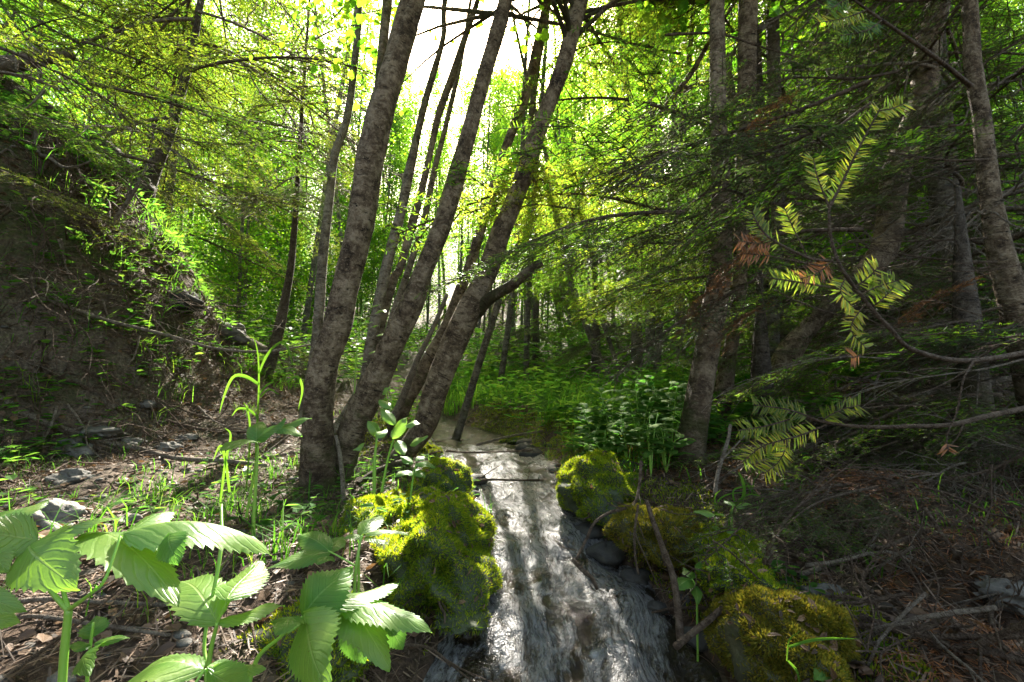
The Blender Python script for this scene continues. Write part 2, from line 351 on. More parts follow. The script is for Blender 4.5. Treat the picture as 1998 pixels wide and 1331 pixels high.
def spline(P, k):
    P = np.asarray(P, float); n = len(P)
    if n < 3:
        t = np.linspace(0, 1, k)[:, None]; return P[0] * (1 - t) + P[-1] * t
    Q = np.vstack([2 * P[0] - P[1], P, 2 * P[-1] - P[-2]]); t = np.linspace(0, n - 1, k); i = np.minimum(t.astype(int), n - 2); f = (t - i)[:, None]
    a, b, c, d = Q[i], Q[i + 1], Q[i + 2], Q[i + 3]
    return .5 * (2 * b + (c - a) * f + (2 * a - 5 * b + 4 * c - d) * f ** 2 + (3 * b - a - 3 * c + d) * f ** 3)
def tube(P, rad, seg=8, rough=0., seed=0, close=True, s0=0., flare=0.):
    P = np.asarray(P, float); rad = np.broadcast_to(np.asarray(rad, float), (len(P),)).copy()
    T = np.gradient(P, axis=0); T /= np.linalg.norm(T, axis=1)[:, None] + 1e-9
    m = np.abs(T.mean(0)); ref = np.zeros(3); ref[int(np.argmin(m))] = 1
    A = np.cross(T, ref); A /= np.linalg.norm(A, axis=1)[:, None]; B = np.cross(T, A)
    L = np.concatenate([[0], np.cumsum(np.linalg.norm(np.diff(P, axis=0), axis=1))]) + s0
    if close:
        P = np.vstack([P, P[-1] + T[-1] * rad[-1] * .3]); rad = np.append(rad, rad[-1] * .02); A = np.vstack([A, A[-1]]); B = np.vstack([B, B[-1]]); L = np.append(L, L[-1])
    th = np.linspace(0, 2 * np.pi, seg, endpoint=False); ct, st = np.cos(th), np.sin(th)
    r = rad[:, None] * np.ones(seg)
    if rough:
        X = ct[None] * 2.2 + L[:, None] * 3.1; Y = st[None] * 2.2 + L[:, None] * 1.7
        r = r * (1 + rough * fbm(X + seed * 7.7, Y - seed * 3.3, seed, 4))
    V = P[:, None] + r[..., None] * (ct[None, :, None] * A[:, None] + st[None, :, None] * B[:, None])
    if flare:
        e = np.exp(-L / .10)[:, None]; a_ = th[None] + seed; r = r * (1 + flare * e * (1 + .55 * np.sin(3 * a_) + .35 * np.sin(5 * a_ + 2)))
        kr = np.random.default_rng(seed + 900)
        for _ in range(9):
            t0 = kr.uniform(0, 6.28); l0 = kr.uniform(.3, 3.2); am = kr.uniform(.08, .24); dt = np.angle(np.exp(1j * (th - t0)))[None]
            r = r * (1 + am * np.exp(-(dt / .45) ** 2 - ((L[:, None] - l0) / .035) ** 2) - .06 * np.exp(-(dt / .9) ** 2 - ((L[:, None] - l0 - .06) / .03) ** 2))
    R0 = float(np.mean(rad))
    bk = np.stack([np.broadcast_to(ct * R0, r.shape), np.broadcast_to(st * R0, r.shape), np.broadcast_to(L[:, None], r.shape)], -1)
    n = len(P); i = np.arange(n - 1)[:, None] * seg; j = np.arange(seg)[None]; k = (j + 1) % seg
    F = np.stack([i + j, i + k, i + seg + k, i + seg + j], -1).reshape(-1, 4)
    return V.reshape(-1, 3), F, bk.reshape(-1, 3)
def nrm(a): return a / (np.linalg.norm(a, axis=-1, keepdims=True) + 1e-9)
LEAF = np.array([[0, 0, 0], [-.36, .28, .07], [-.30, .68, .07], [0, 1, -.04], [.30, .68, .07], [.36, .28, .07]])
def leaves(P, D, U, L, W=.8):
    """P pos, D direction, U up hint, L length; ovate folded leaves"""
    n = len(P); D = nrm(D); Sd = nrm(np.cross(D, U)); Nn = np.cross(Sd, D); L = np.broadcast_to(L, (n,))[:, None, None]
    t = LEAF[None]
    V = P[:, None] + L * (t[..., 0:1] * W * Sd[:, None] + t[..., 1:2] * D[:, None] + t[..., 2:3] * Nn[:, None])
    b = (np.arange(n) * 6)[:, None]
    F = np.concatenate([b + np.array([[0, 3, 2, 1]]), b + np.array([[0, 5, 4, 3]])])
    return V.reshape(-1, 3), F
def blades(P, D, U, L, W):
    """straight thin lozenges (needles, twigs)"""
    n = len(P); D = nrm(D); Sd = nrm(np.cross(D, U)); L = np.broadcast_to(L, (n,))[:, None]; W = np.broadcast_to(W, (n,))[:, None]
    V = np.stack([P - Sd * W * .35, P + Sd * W * .35, P + D * L * .6 + Sd * W * .5, P + D * L, P + D * L * .6 - Sd * W * .5], 1)
    F = (np.arange(n) * 5)[:, None] + np.array([[0, 1, 2, 3, 4]])
    return V.reshape(-1, 3), F
def grass_blades(P, D, H, W, bend):
    """curved blades: 3 segments. D horizontal lean direction"""
    n = len(P); D = D.copy(); D[:, 2] = 0; D = nrm(D); Sd = np.cross(D, [0, 0, 1]); rows = []
    for k, t in enumerate((0, .4, .75, 1)):
        c = P + np.array([0, 0, 1]) * (H * (t - .45 * bend * t * t * t))[:, None] + D * (H * bend * t * t)[:, None]
        ww = (W * (1, .85, .5, .04)[k])[:, None] * .5
        rows += [c - Sd * ww, c + Sd * ww]
    V = np.stack(rows, 1)
    b = (np.arange(n) * 8)[:, None]
    F = np.concatenate([b + np.array([[q, q + 1, q + 3, q + 2]]) for q in (0, 2, 4)])
    return V.reshape(-1, 3), F
def rdir(n, zs=1.0):
    d = rng.normal(size=(n, 3)); d[:, 2] *= zs; return nrm(d)
def blob(c, r, seed=0, rough=.15, nu=40, nv=24, flat=0.35):
    th = np.linspace(0, 2 * np.pi, nu, endpoint=False); ph = np.linspace(.02, np.pi - .02, nv)
    X = np.sin(ph)[:, None] * np.cos(th); Y = np.sin(ph)[:, None] * np.sin(th); Z = np.cos(ph)[:, None] * np.ones(nu)
    k = 1 + rough * (fbm(X * 1.6 + 9 * seed, Y * 1.6 + Z * 1.3, seed, 4) + .6 * vn(X * 4 + Z * 3, Y * 4 + seed, seed))
    V = np.stack([X * k, Y * k, Z * k], -1)
    V[..., 2] = np.where(V[..., 2] < -flat, -flat + (V[..., 2] + flat) * .3, V[..., 2])
    V = V * np.array(r) + np.array(c)
    i = np.arange(nv - 1)[:, None] * nu; j = np.arange(nu)[None]; q = (j + 1) % nu
    F = np.stack([i + j, i + nu + j, i + nu + q, i + q], -1).reshape(-1, 4)
    V = V.reshape(-1, 3); return V, F
def copy_tree(o, parent=None):
    c = o.copy(); COL.objects.link(c)
    if parent is not None: c.parent = parent
    for ch in o.children: copy_tree(ch, c)
    return c

# ---------------------------------------------------------------- ground
def axis(lims):
    a = []
    for lo, hi, st in lims: a += list(np.arange(lo, hi, st))
    return np.array(a + [lims[-1][1]])
gx = axis([(-60, -12, 3), (-12, -5, .35), (-5, -3.4, .06), (-3.4, 2.2, .024), (2.2, 6, .08), (6, 14, .4), (14, 60, 3)])
gy = axis([(-12, -1, .8), (-1, .2, .1), (.2, 4, .024), (4, 7.5, .06), (7.5, 16, .25), (16, 80, 3)])
X, Y = np.meshgrid(gx, gy, indexing='ij'); Z = G(X, Y)
V = np.stack([X, Y, Z], -1).reshape(-1, 3); nx, ny = len(gx), len(gy)
i = np.arange(nx - 1)[:, None] * ny; j = np.arange(ny - 1)[None]
F = np.stack([i + j, i + ny + j, i + ny + j + 1, i + j + 1], -1).reshape(-1, 4)
o = link('forest_floor', mesh('forest_floor', V, [F], M['ground'])); tag(o, 'dark leaf-littered forest floor with a steep bare bank on the left', 'ground', kind='structure')
# ---------------------------------------------------------------- water
wy = np.arange(-1.2, 5.5, .012); wx = np.linspace(-1.3, 1.3, 100)
c, hw, zw = chan(wy)
step = .007 * np.sin(wy * 17) + .004 * np.sin(wy * 37 + 1)
steep = np.interp(wy, [-1, .7, 1.0, 1.5, 1.9, 2.4, 3.0, 3.3, 5], [.6, .62, .7, .85, 1.0, .8, .65, .15, 0])
XX = c[:, None] + hw[:, None] * wx[None] * 1.05
YY = wy[:, None] + .05 * np.sin(wx * 3)[None]
ZZ = zw[:, None] + (step * steep)[:, None] * (1 + .0 * XX) + .022 * steep[:, None] * fbm(XX * 7 + .6 * YY, YY * 4, 3, 3) + .006 * fbm(XX * 22, YY * 7, 8, 2) - .0
V = np.stack([XX, YY, ZZ], -1).reshape(-1, 3); a_, b_ = XX.shape
i = np.arange(a_ - 1)[:, None] * b_; j = np.arange(b_ - 1)[None]
F = np.stack([i + j, i + j + 1, i + b_ + j + 1, i + b_ + j], -1).reshape(-1, 4)
bk = np.stack([XX - c[:, None], YY, steep[:, None] * np.ones(b_)], -1).reshape(-1, 3)
o = link('stream', mesh('stream', V, [F], M['water'], True, bk)); tag(o, 'shallow stream tumbling toward the viewer between mossy stones', 'water', kind='structure')

# ---------------------------------------------------------------- prototype foliage
def alder_crown(seed, H=10, z0=1.0, R0=1.3, ncl=130, per=75, size=.06, mbw=None, sparse=lambda P: np.ones(len(P), bool)):
    r_ = np.random.default_rng(seed); Ps = []; Ds = []
    for k in range(ncl):
        z = z0 + (H - z0) * r_.random() ** .85; a = r_.random() * 6.283; rr = R0 * (.35 + .75 * r_.random()) * (1.1 - .55 * z / H)
        d = np.array([math.cos(a), math.sin(a), .35 + .3 * r_.random()]); b0 = np.array([0, 0, z]); tip = b0 + d * rr
        if mbw is not None and k % 2 == 0:
            mbw.add(*tube(spline([b0, b0 + d * rr * .5 + [0, 0, .08], tip], 6), np.linspace(.012, .003, 6), 4))
        t = r_.random(per)[:, None] ** .7
        Ps.append(b0 + (tip - b0) * t + r_.normal(size=(per, 3)) * np.array([.16, .16, .12]) * (.5 + t)); Ds.append(d + r_.normal(size=(per, 3)) * .7 + [0, 0, -.35])
    P = np.concatenate(Ps); D = np.concatenate(Ds)
    m = sparse(P); P = P[m]; D = D[m]; k = len(P)
    U = nrm(r_.normal(size=(k, 3)) * .55 + [0, 0, 1])
    return leaves(P, D, U, size * (.7 + .6 * r_.random(k)), 1.0)

tree_protos = []
def make_slim(seed, H, z0, R0, ncl, leafmat, r=.05, bmat='bark_thin', size=.06):
    root = thing('slim_alder', 'x', 'tree', (0, 0, 0))
    r_ = random.Random(seed); w_ = MB()
    pts = [(0, 0, -.3)]; x = y = 0
    for k in range(1, 7): x += r_.uniform(-.12, .16); y += r_.uniform(-.1, .1); pts.append((x * .8, y * .8, H * k / 6))
    P = spline(pts, 30); w_.add(*tube(P, r * np.linspace(1.1, .25, 30), 8, .06, seed))
    V, F = alder_crown(seed, H, z0, R0, ncl, 80, size, w_)
    V = V + np.stack([np.interp(V[:, 2], P[:, 2], P[:, 0]), np.interp(V[:, 2], P[:, 2], P[:, 1]), 0 * V[:, 2]], -1)
    w_.obj('trunk', M[bmat], root, local=True)
    MB().add(V, F).obj('crown', M[leafmat], root, False, local=True)
    return root
slim = [make_slim(11, 10, 1.2, 1.5, 75, 'alder_leaf', .05), make_slim(12, 11, 2.2, 1.4, 75, 'alder_leaf', .06),
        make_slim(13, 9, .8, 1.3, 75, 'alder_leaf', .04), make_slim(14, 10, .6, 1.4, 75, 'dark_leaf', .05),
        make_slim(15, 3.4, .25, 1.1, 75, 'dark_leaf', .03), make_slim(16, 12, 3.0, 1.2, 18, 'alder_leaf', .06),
        make_slim(17, 4.2, .3, 1.3, 100, 'alder_leaf', .03), make_slim(18, 13, 2.5, 1.5, 46, 'alder_leaf', .05)]
GT = 'slim alders in the wood beyond the stream'
used = set()
def put_slim(k, x, y, s=1, lean=(0, 0), rz=0, label=None):
    o = slim[k] if k not in used else copy_tree(slim[k]); used.add(k)
    o.location = (x, y, float(G(x, y)) - .05); o.rotation_euler = (lean[0], lean[1], rz); o.scale = (s, s, s)
    tag(o, label, 'tree', GT); return o
LB = ['bright leafed slim alder in the sunlit wood behind the stream', 'tall slim alder with light green crown in the sunlit wood behind the stream',
      'short slim alder with bright leaves in the sunlit wood behind the stream', 'slim alder with deep green leaves in the shaded middle of the wood',
      'low thin alder with dark leaves in the shaded undergrowth', 'bare stemmed slim alder with a sparse high crown below the sun', 'low bushy young alder with bright leaves filling the back of the wood', 'tall open alder with thin foliage against the white sky']
spots = []
def ok(x, y, dmin):
    return all((x - a) ** 2 + (y - b) ** 2 > dmin ** 2 for a, b in spots)
k = 0
zz0_ = lambda q: [1.2, 2.2, .8, .6, .25, 3.0, .3, 2.5][q]
SH = [10, 11, 9, 10, 3.4, 12, 4.2, 13]
for tries in range(9000):
    y = random.uniform(4.8, 28) if random.random() < .85 else random.uniform(3.8, 9); x = random.uniform(-1.25, 1.3) * y
    if -3.6 < x < -.6 and y < 6.2: continue
    if x < -1.8 and y < 6.8: continue
    if x > 1.5 and y < 4.5: continue
    if abs(x - .1) < .45 and y < 11: continue
    if not ok(x, y, .62 + y * .025): continue
    a = x / y; c1 = abs(x - .2) < 2.6
    if y < 7: kk = random.choice([6, 4, 5, 2]) if not c1 else random.choice([4, 5, 5])
    elif y < 11: kk = random.choice([0, 2, 6, 3, 1, 6])
    else: kk = random.choice([0, 1, 2, 0, 1, 6, 6, 3])
    if c1 and y > 9 and random.random() < .5: kk = 7
    elif not c1 and y > 8 and random.random() < .15: kk = 7
    hmax = (.78 if c1 else .98 if x < 3 else 1.05) * y - float(G(x, y)) + .3
    sc_ = min(random.uniform(.85, 1.3), hmax / SH[kk]) if kk not in (4, 5, 6, 7) else random.uniform(.8, 1.25)
    if sc_ < .4: continue
    if y < 6 and -1.2 < x < 2.6: continue
    g_ = float(G(x, y)); zz0 = [1.2, 2.2, .8, .6, .25, 3.0, .3, 2.5][kk]
    if kk == 7 and y < 12 and lane_tree(x, y, g_ + 2.2 * sc_, 40, .45): continue
    if y >= 12 and lane_tree(x, y, g_ + zz0_(kk) * sc_, g_ + SH[kk] * sc_ + .5, .6) and random.random() < .75: continue
    if kk == 5 and y < 14 and lane_tree(x, y, g_ + 2.6 * sc_, 40, .6): continue
    if kk not in (5, 7) and y < 13 and lane_tree(x, y, g_ + zz0 * sc_, g_ + SH[kk] * sc_ + .3, .75): continue
    spots.append((x, y))
    put_slim(kk, x, y, sc_, (random.uniform(-.06, .06), random.uniform(-.04, .17)), random.uniform(0, 6.28), LB[kk]); k += 1
    if k >= 265: break
for q in range(26):
    y = 13 + q * .62; a = -.16 + .335 * ((q * .618) % 1); x = a * y; kk = [7, 1, 7, 0][q % 4]
    sc_ = min(1.35, (.74 * y - float(G(x, y))) / SH[kk]); spots.append((x, y))
    put_slim(kk, x, y, sc_, (0, random.uniform(0, .08)), random.uniform(0, 6.28), LB[kk])
for kk, pr in enumerate(slim):
    if kk not in used: put_slim(kk, 3 + kk, 14, 1, label=LB[kk])

# ---------------------------------------------------------------- near alders (measured from the view)
def alder(path, Y, label, bmat='bark', seg=20, rough=.07, top=2.5, crown=True, Y2=None, forks=(), zc=None, seed=0, name='alder_tree', cl=60, n=70, toground=True):
    """path: (v, x left, x right) in view pixels from base to top"""
    path = sorted(path, key=lambda q: -q[0]); Y2 = Y if Y2 is None else Y2
    C = []; rad = []
    for q, (v, a, b) in enumerate(path):
        f = (path[0][0] - v) / 960.; YY = Y + (Y2 - Y) * f
        C.append(pt((a + b) / 2, v, YY)); rad.append(pxw(b - a, YY) * .5 * .97)
    C = np.array(C); rad = np.array(rad); tg_ = nrm(np.gradient(C, axis=0)); rad = rad * np.clip(np.hypot(tg_[:, 2], tg_[:, 1] * .4), .6, 1)
    if toground:
        g = float(G(C[0][0], C[0][1])); 
        if C[0][2] > g - .02:
            d = nrm(C[0] - C[1]) if C[0][2] - C[1][2] < 0 else np.array([0, 0, -1.])
            e = C[0] + d * (C[0][2] - g + .15) / max(.4, abs(d[2])); C = np.vstack([e, C]); rad = np.concatenate([[rad[0] * 1.2], rad])
    d = nrm(C[-1] - C[-3]); nt = 3
    for q in range(1, nt + 1):
        C = np.vstack([C, C[-1] + d * top / nt]); d = nrm(d + np.array([0, 0, .12])); rad = np.append(rad, rad[-1] * .75)
    base = C[0]
    root = thing(name, label, 'tree', tuple(base))
    P = spline(C, n); rr = np.interp(np.linspace(0, 1, n), np.linspace(0, 1, len(rad)), rad)
    # swollen foot
    L = np.linalg.norm(P - base, axis=1); rr = rr * (1 + .22 * np.exp(-L / .12))
    wb = MB().add(*tube(P, rr, seg, rough, seed + 1, flare=.38 if seg >= 28 else .2))
    for fk in forks:
        Cf = np.array([pt(u, v, y_) for (u, v, y_, w_) in fk]); rf = [pxw(w_, y_) * .5 for (u, v, y_, w_) in fk]
        Pf = spline(Cf, 26); MB().add(*tube(Pf, np.interp(np.linspace(0, 1, 26), np.linspace(0, 1, len(rf)), rf), 12, rough, seed + 5)).obj('branch', M[bmat], root)
    if crown:
        r_ = np.random.default_rng(seed + 40); tp = C[-1]; Ps = []; Ds = []
        for q in range(cl):
            a = r_.random() * 6.28; L_ = r_.uniform(.5, 1.7); f = r_.random()
            fi = (.80 + .19 * f) * (n - 1); b0 = P[int(fi)]; dd = np.array([math.cos(a), math.sin(a) + .15, r_.uniform(.2, .9)]); tip = b0 + dd * L_
            wb.add(*tube(spline([b0, b0 + dd * L_ * .5 + [0, 0, .06], tip], 6), np.linspace(.014, .003, 6), 4))
            t = r_.random(60)[:, None] ** .6; Ps.append(b0 + (tip - b0) * t + r_.normal(size=(60, 3)) * .16); Ds.append(dd + r_.normal(size=(60, 3)) * .7 - [0, 0, .3])
        P_ = np.concatenate(Ps); D_ = np.concatenate(Ds)
        # light gap kept open toward the sun: leaves there are thinned
        az = np.arctan2(P_[:, 0], P_[:, 1]); el = np.arctan2(P_[:, 2] - .4, np.hypot(P_[:, 0], P_[:, 1]))
        keep = (np.hypot((az - .01) * .8, el - SUN_EL) > .22) | (r_.random(len(P_)) < .06); P_ = P_[keep]; D_ = D_[keep]
        MB().add(*leaves(P_, D_, nrm(r_.normal(size=P_.shape) * .5 + [0, 0, 1]), .065 * (.7 + .6 * r_.random(len(P_))), 1.0)).obj('crown', M['alder_leaf'], root, False)
    wb.obj('trunk', M[bmat], root)
    return root
alder([(955, 590, 662), (938, 589, 655), (826, 591, 650), (713, 604, 659), (638, 631, 685), (563, 648, 700), (450, 675, 728), (338, 690, 746), (225, 713, 769), (113, 750, 799), (0, 780, 832)], 2.05,
      'thickest alder trunk at the left of the clump, leaning right with scaly grey bark', forks=[[(738, 215, 2.08, 24), (745, 120, 2.2, 20), (757, 0, 2.35, 19), (775, -150, 2.5, 16)]], seed=1, seg=40, n=260, rough=.09)
alder([(930, 640, 700), (900, 642, 696), (826, 663, 724), (750, 702, 760), (675, 738, 790), (600, 775, 826), (525, 809, 850), (450, 839, 880), (375, 862, 904), (300, 887, 921), (225, 908, 940), (150, 928, 960), (38, 960, 994), (0, 972, 1003)], 2.15,
      'curved alder trunk rising from the clump centre straight to the sun', seed=2, seg=40, n=260, rough=.09)
alder([(925, 715, 775), (900, 745, 800), (870, 775, 826), (826, 805, 855), (750, 828, 881), (675, 858, 911), (600, 890, 946), (563, 912, 958), (525, 930, 975), (450, 956, 1001), (413, 975, 1016), (338, 1004, 1043), (263, 1030, 1066), (188, 1060, 1092), (113, 1086, 1122), (0, 1115, 1150)], 2.3,
      'mossy footed alder leaning far right beside the water with a broken side limb', seed=3, seg=40, n=260, rough=.09,
      forks=[[(930, 612, 2.32, 26), (955, 583, 2.25, 24), (1000, 556, 2.2, 21), (1030, 530, 2.2, 19), (1056, 512, 2.2, 17)]])
alder([(850, 750, 785), (788, 775, 806), (713, 815, 848), (638, 858, 884), (563, 887, 911), (525, 903, 926), (450, 926, 948), (338, 961, 981), (263, 987, 1007), (188, 1013, 1036), (113, 1033, 1055), (0, 1060, 1078)], 2.9,
      'thinner alder stem between the two largest leaning trunks and the mossy footed one', seed=4, n=90)
alder([(700, 602, 622), (675, 606, 625), (600, 612, 633), (488, 622, 641), (375, 636, 653), (300, 645, 663), (225, 671, 686), (75, 690, 704), (0, 694, 709), ], 3.2,
      'leftmost slim pale alder of the clump, seen just left of the thickest trunk', 'bark_pale', seed=5, n=80)
alder([(850, 640, 672), (750, 698, 719), (675, 711, 734), (600, 727, 749), (525, 742, 764), (413, 773, 792), (338, 788, 808), (263, 807, 822), (188, 825, 840), (75, 859, 870), (0, 863, 874)], 3.0,
      'straight pale alder stem just right of the thickest trunk', 'bark_pale', seed=6, n=80)
alder([(800, 690, 708), (563, 753, 772), (525, 772, 788), (450, 792, 810), (375, 814, 829), (300, 833, 845), (225, 848, 863), (150, 874, 891), (75, 900, 914), (0, 927, 938)], 3.1,
      'slender pale alder with a kink at mid height, second behind the clump', 'bark_pale', seed=7, n=80)
alder([(800, 700, 714), (600, 765, 780), (488, 803, 816), (413, 825, 838), (338, 840, 852), (263, 860, 871), (188, 878, 889), (113, 897, 905), (0, 915, 922)], 3.6,
      'thinnest alder stem of the clump, close beside the centre trunk', 'bark_pale', seed=8, n=70)
alder([(700, 930, 945), (500, 992, 1005), (338, 1016, 1030), (165, 1038, 1050), (0, 1066, 1076)], 3.4, 'short visible alder stem behind the mossy footed trunk', 'bark_thin', seed=9, n=60, crown=False)
# right bank alders
alder([(965, 1308, 1385), (882, 1318, 1375), (732, 1345, 1396), (650, 1362, 1410), (600, 1370, 1421), (500, 1388, 1428), (380, 1388, 1426), (218, 1384, 1418), (100, 1383, 1416), (0, 1384, 1414)], 1.75,
      'pale barked alder standing on the right bank of the stream', 'bark', seed=10, seg=36, n=220, rough=.08, Y2=2.2)
alder([(950, 1375, 1425), (850, 1376, 1420), (700, 1408, 1436), (600, 1425, 1452), (450, 1433, 1463), (210, 1437, 1475), (0, 1440, 1478)], 2.4,
      'dark footed alder directly behind the pale right bank alder', 'bark', seed=11, n=90)
alder([(900, 1455, 1525), (826, 1467, 1523), (750, 1490, 1545), (690, 1510, 1568), (638, 1553, 1602), (560, 1630, 1680), (480, 1700, 1755), (338, 1722, 1775), (200, 1770, 1825), (94, 1785, 1835), (0, 1810, 1855)], 2.6,
      'thick alder leaning right through the fir thicket on the right', 'bark', seed=12, n=110, Y2=3.1)
alder([(880, 1480, 1520), (650, 1490, 1520), (550, 1501, 1525), (400, 1505, 1530), (200, 1500, 1525), (0, 1495, 1518)], 3.0, 'upright grey alder behind the leaning thick one on the right', 'bark_thin', seed=13, n=70)
alder([(800, 1870, 1925), (600, 1850, 1900), (420, 1820, 1860), (300, 1812, 1850), (150, 1808, 1840), (0, 1800, 1830)], 3.2, 'dark rough alder leaning left behind the right fir branches', 'bark_thin', seed=14, n=70)
alder([(760, 1990, 2050), (690, 1975, 2030), (580, 1952, 2000), (490, 1930, 1972), (376, 1914, 1948), (230, 1900, 1930), (130, 1884, 1914), (0, 1878, 1904)], 1.9,
      'knotty alder at the right edge of the view, bent left toward the top', 'bark', seed=15, n=100)
alder([(780, 1230, 1254), (600, 1232, 1252), (450, 1234, 1252), (200, 1215, 1232), (0, 1200, 1216)], 5.0, 'straight grey alder in the middle distance right of the stream', 'bark_thin', seed=16, n=50)
for q, (path, Y_, lb) in enumerate([
    ([(770, 1195, 1215), (675, 1152, 1166), (506, 1096, 1108), (300, 1060, 1070)], 4.6, 'thin left leaning alder behind the mossy stones'),
    ([(765, 1206, 1218), (735, 1206, 1216), (500, 1132, 1140), (300, 1090, 1096)], 4.8, 'very thin dark stem beside the left leaning alder'),
    ([(790, 1270, 1285), (500, 1290, 1304), (200, 1330, 1342), (0, 1350, 1360)], 4.4, 'thin alder just left of the pale right bank trunk'),
    ([(780, 965, 978), (600, 990, 1002), (400, 1010, 1020), (150, 1020, 1028)], 5.6, 'slim alder in the dim wood left of centre'),
    ([(780, 1020, 1032), (600, 1024, 1036), (350, 1040, 1050), (100, 1060, 1068)], 5.8, 'slim straight alder in the dim wood at centre')]):
    alder(path, Y_, lb, 'bark_thin', 10, .05, seed=20 + q, n=40, crown=False, name='slim_alder')['group'] = GT
alder([(330, 1205, 1222), (291, 1229, 1244), (205, 1294, 1308), (138, 1346, 1358), (60, 1392, 1402)], 3.0, 'short length of thin leaning stem showing between the fir boughs right of the sun', 'bark', 10, .06, seed=31, n=40, crown=False, toground=False)
# dead grey sapling leaning in the clump
o = MB().add(*tube(spline([pt(768, 815, 2.6), pt(790, 765, 2.6), pt(813, 705, 2.6), pt(845, 640, 2.65), pt(872, 575, 2.7)], 30), np.linspace(.022, .012, 30), 10, .06, 3)).obj('dead_sapling', M['twig_pale'])
tag(o, 'bare grey dead sapling leaning between the alder trunks', 'dead sapling')

# ---------------------------------------------------------------- conifer branches
def fir_branch(seed, L=1.2, droop=.25, side=26, needle=.02, nd=170, nm='needle_green', bare=0.0, wn=.0022, sub=True):
    r_ = np.random.default_rng(seed); wood = MB(); NP = []; ND = []; NU = []
    def strip(P, dens, ln=needle):
        seglen = np.linalg.norm(np.diff(P, axis=0), axis=1); tot = seglen.sum(); k = int(tot * dens)
        if k < 1: return
        t = r_.random(k); cum = np.concatenate([[0], np.cumsum(seglen)]) / tot
        X_ = np.stack([np.interp(t, cum, P[:, q]) for q in range(3)], -1)
        T = nrm(P[-1] - P[0]); sd = np.cross(T, [0, 0, 1]); sg = np.where(r_.random(k) < .5, 1, -1)[:, None]
        NP.append(X_); ND.append(T * .55 + sd * sg * (.9 + .2 * r_.normal(size=(k, 1))) + r_.normal(size=(k, 3)) * .18 + [0, 0, .15]); NU.append(nrm(np.array([0, 0, 1.]) + r_.normal(size=(k, 3)) * .4))
    n_ = 16; t = np.linspace(0, 1, n_); ph = r_.uniform(0, 6)
    P = np.stack([L * t, .04 * L * np.sin(t * 4 + ph), -droop * L * t ** 1.6 + .03 * np.sin(5 * t + ph)], -1)
    wood.add(*tube(P, np.linspace(.011, .003, n_) * (L / 1.2), 6, .05, seed))
    th_ = 1.7 if bare > .9 else 1.0; zj = .5 if bare > .9 else 0
    if bare > .9: side = 13
    for k in range(side):
        f = .12 + .88 * (k + r_.random() * .6) / side; f = min(f, .99); sg = 1 if k % 2 else -1
        b0 = np.array([np.interp(f, t, P[:, q]) for q in range(3)]); l = L * (.42 * (1.05 - f) + .08) * r_.uniform(.6, 1.2)
        ang = r_.uniform(.75, 1.15) * sg; d = np.array([math.cos(ang), math.sin(ang), r_.uniform(-.35 - zj, .05 + zj)])
        m_ = 6; tt = np.linspace(0, 1, m_)[:, None]; Q = b0 + d * l * tt + np.array([.12, 0, -.18 * droop / .25]) * l * tt ** 2 + r_.normal(size=(m_, 3)) * (.004 + .018 * zj)
        wood.add(*tube(spline(Q, 10), np.linspace(.0035, .0014, 10) * th_, 4))
        isb = r_.random() < bare
        if not isb: strip(Q, nd)
        if sub:
            for h in range(int(3 + l * (14 if bare < .9 else 5))):
                g = .2 + .75 * r_.random(); c0 = np.array([np.interp(g, tt[:, 0], Q[:, q]) for q in range(3)]); l2 = l * .38 * r_.uniform(.5, 1.2)
                a2 = ang + (1 if h % 2 else -1) * r_.uniform(.6, 1.0); d2 = np.array([math.cos(a2), math.sin(a2), r_.uniform(-.5, .05)])
                Q2 = c0 + d2 * l2 * np.linspace(0, 1, 4)[:, None] + np.array([0, 0, -.1]) * l2 * np.linspace(0, 1, 4)[:, None] ** 2
                wood.add(*tube(Q2 + zj * r_.normal(size=(4, 3)) * .01, np.linspace(.002, .001, 4) * th_, 3))
                if not isb: strip(Q2, nd)
    if bare < .9: strip(P[8:], nd)
    wm = wood.mesh('branch', M['twig'] if bare < .5 else M['twig_pale'])
    if NP:
        NP, ND, NU = map(np.concatenate, (NP, ND, NU)); k = len(NP)
        nm_ = MB().add(*blades(NP, ND, NU, needle * (.7 + .5 * r_.random(k)), wn)).mesh('needles', M[nm], False)
    else: nm_ = None
    return wm, nm_
BR = {'olive': [fir_branch(s, 1.2, .35, 26, .02, 150, 'needle_olive', .15) for s in (1, 2, 3)],
      'green': [fir_branch(s, 1.2, .2, 26, .022, 170, 'needle_green', 0, .0026) for s in (4, 5, 6)],
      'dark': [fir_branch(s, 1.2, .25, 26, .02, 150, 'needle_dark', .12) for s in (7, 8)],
      'yellow': [fir_branch(s, 1.0, .12, 22, .024, 200, 'needle_yellow', 0, .0028) for s in (9,)],
      'rust': [fir_branch(13, .7, .35, 18, .022, 170, 'needle_brown', 0, .0028)],
      'bare': [fir_branch(s, 1.3, .3, 26, .02, 10, 'needle_brown', .97) for s in (10, 11, 12)]}
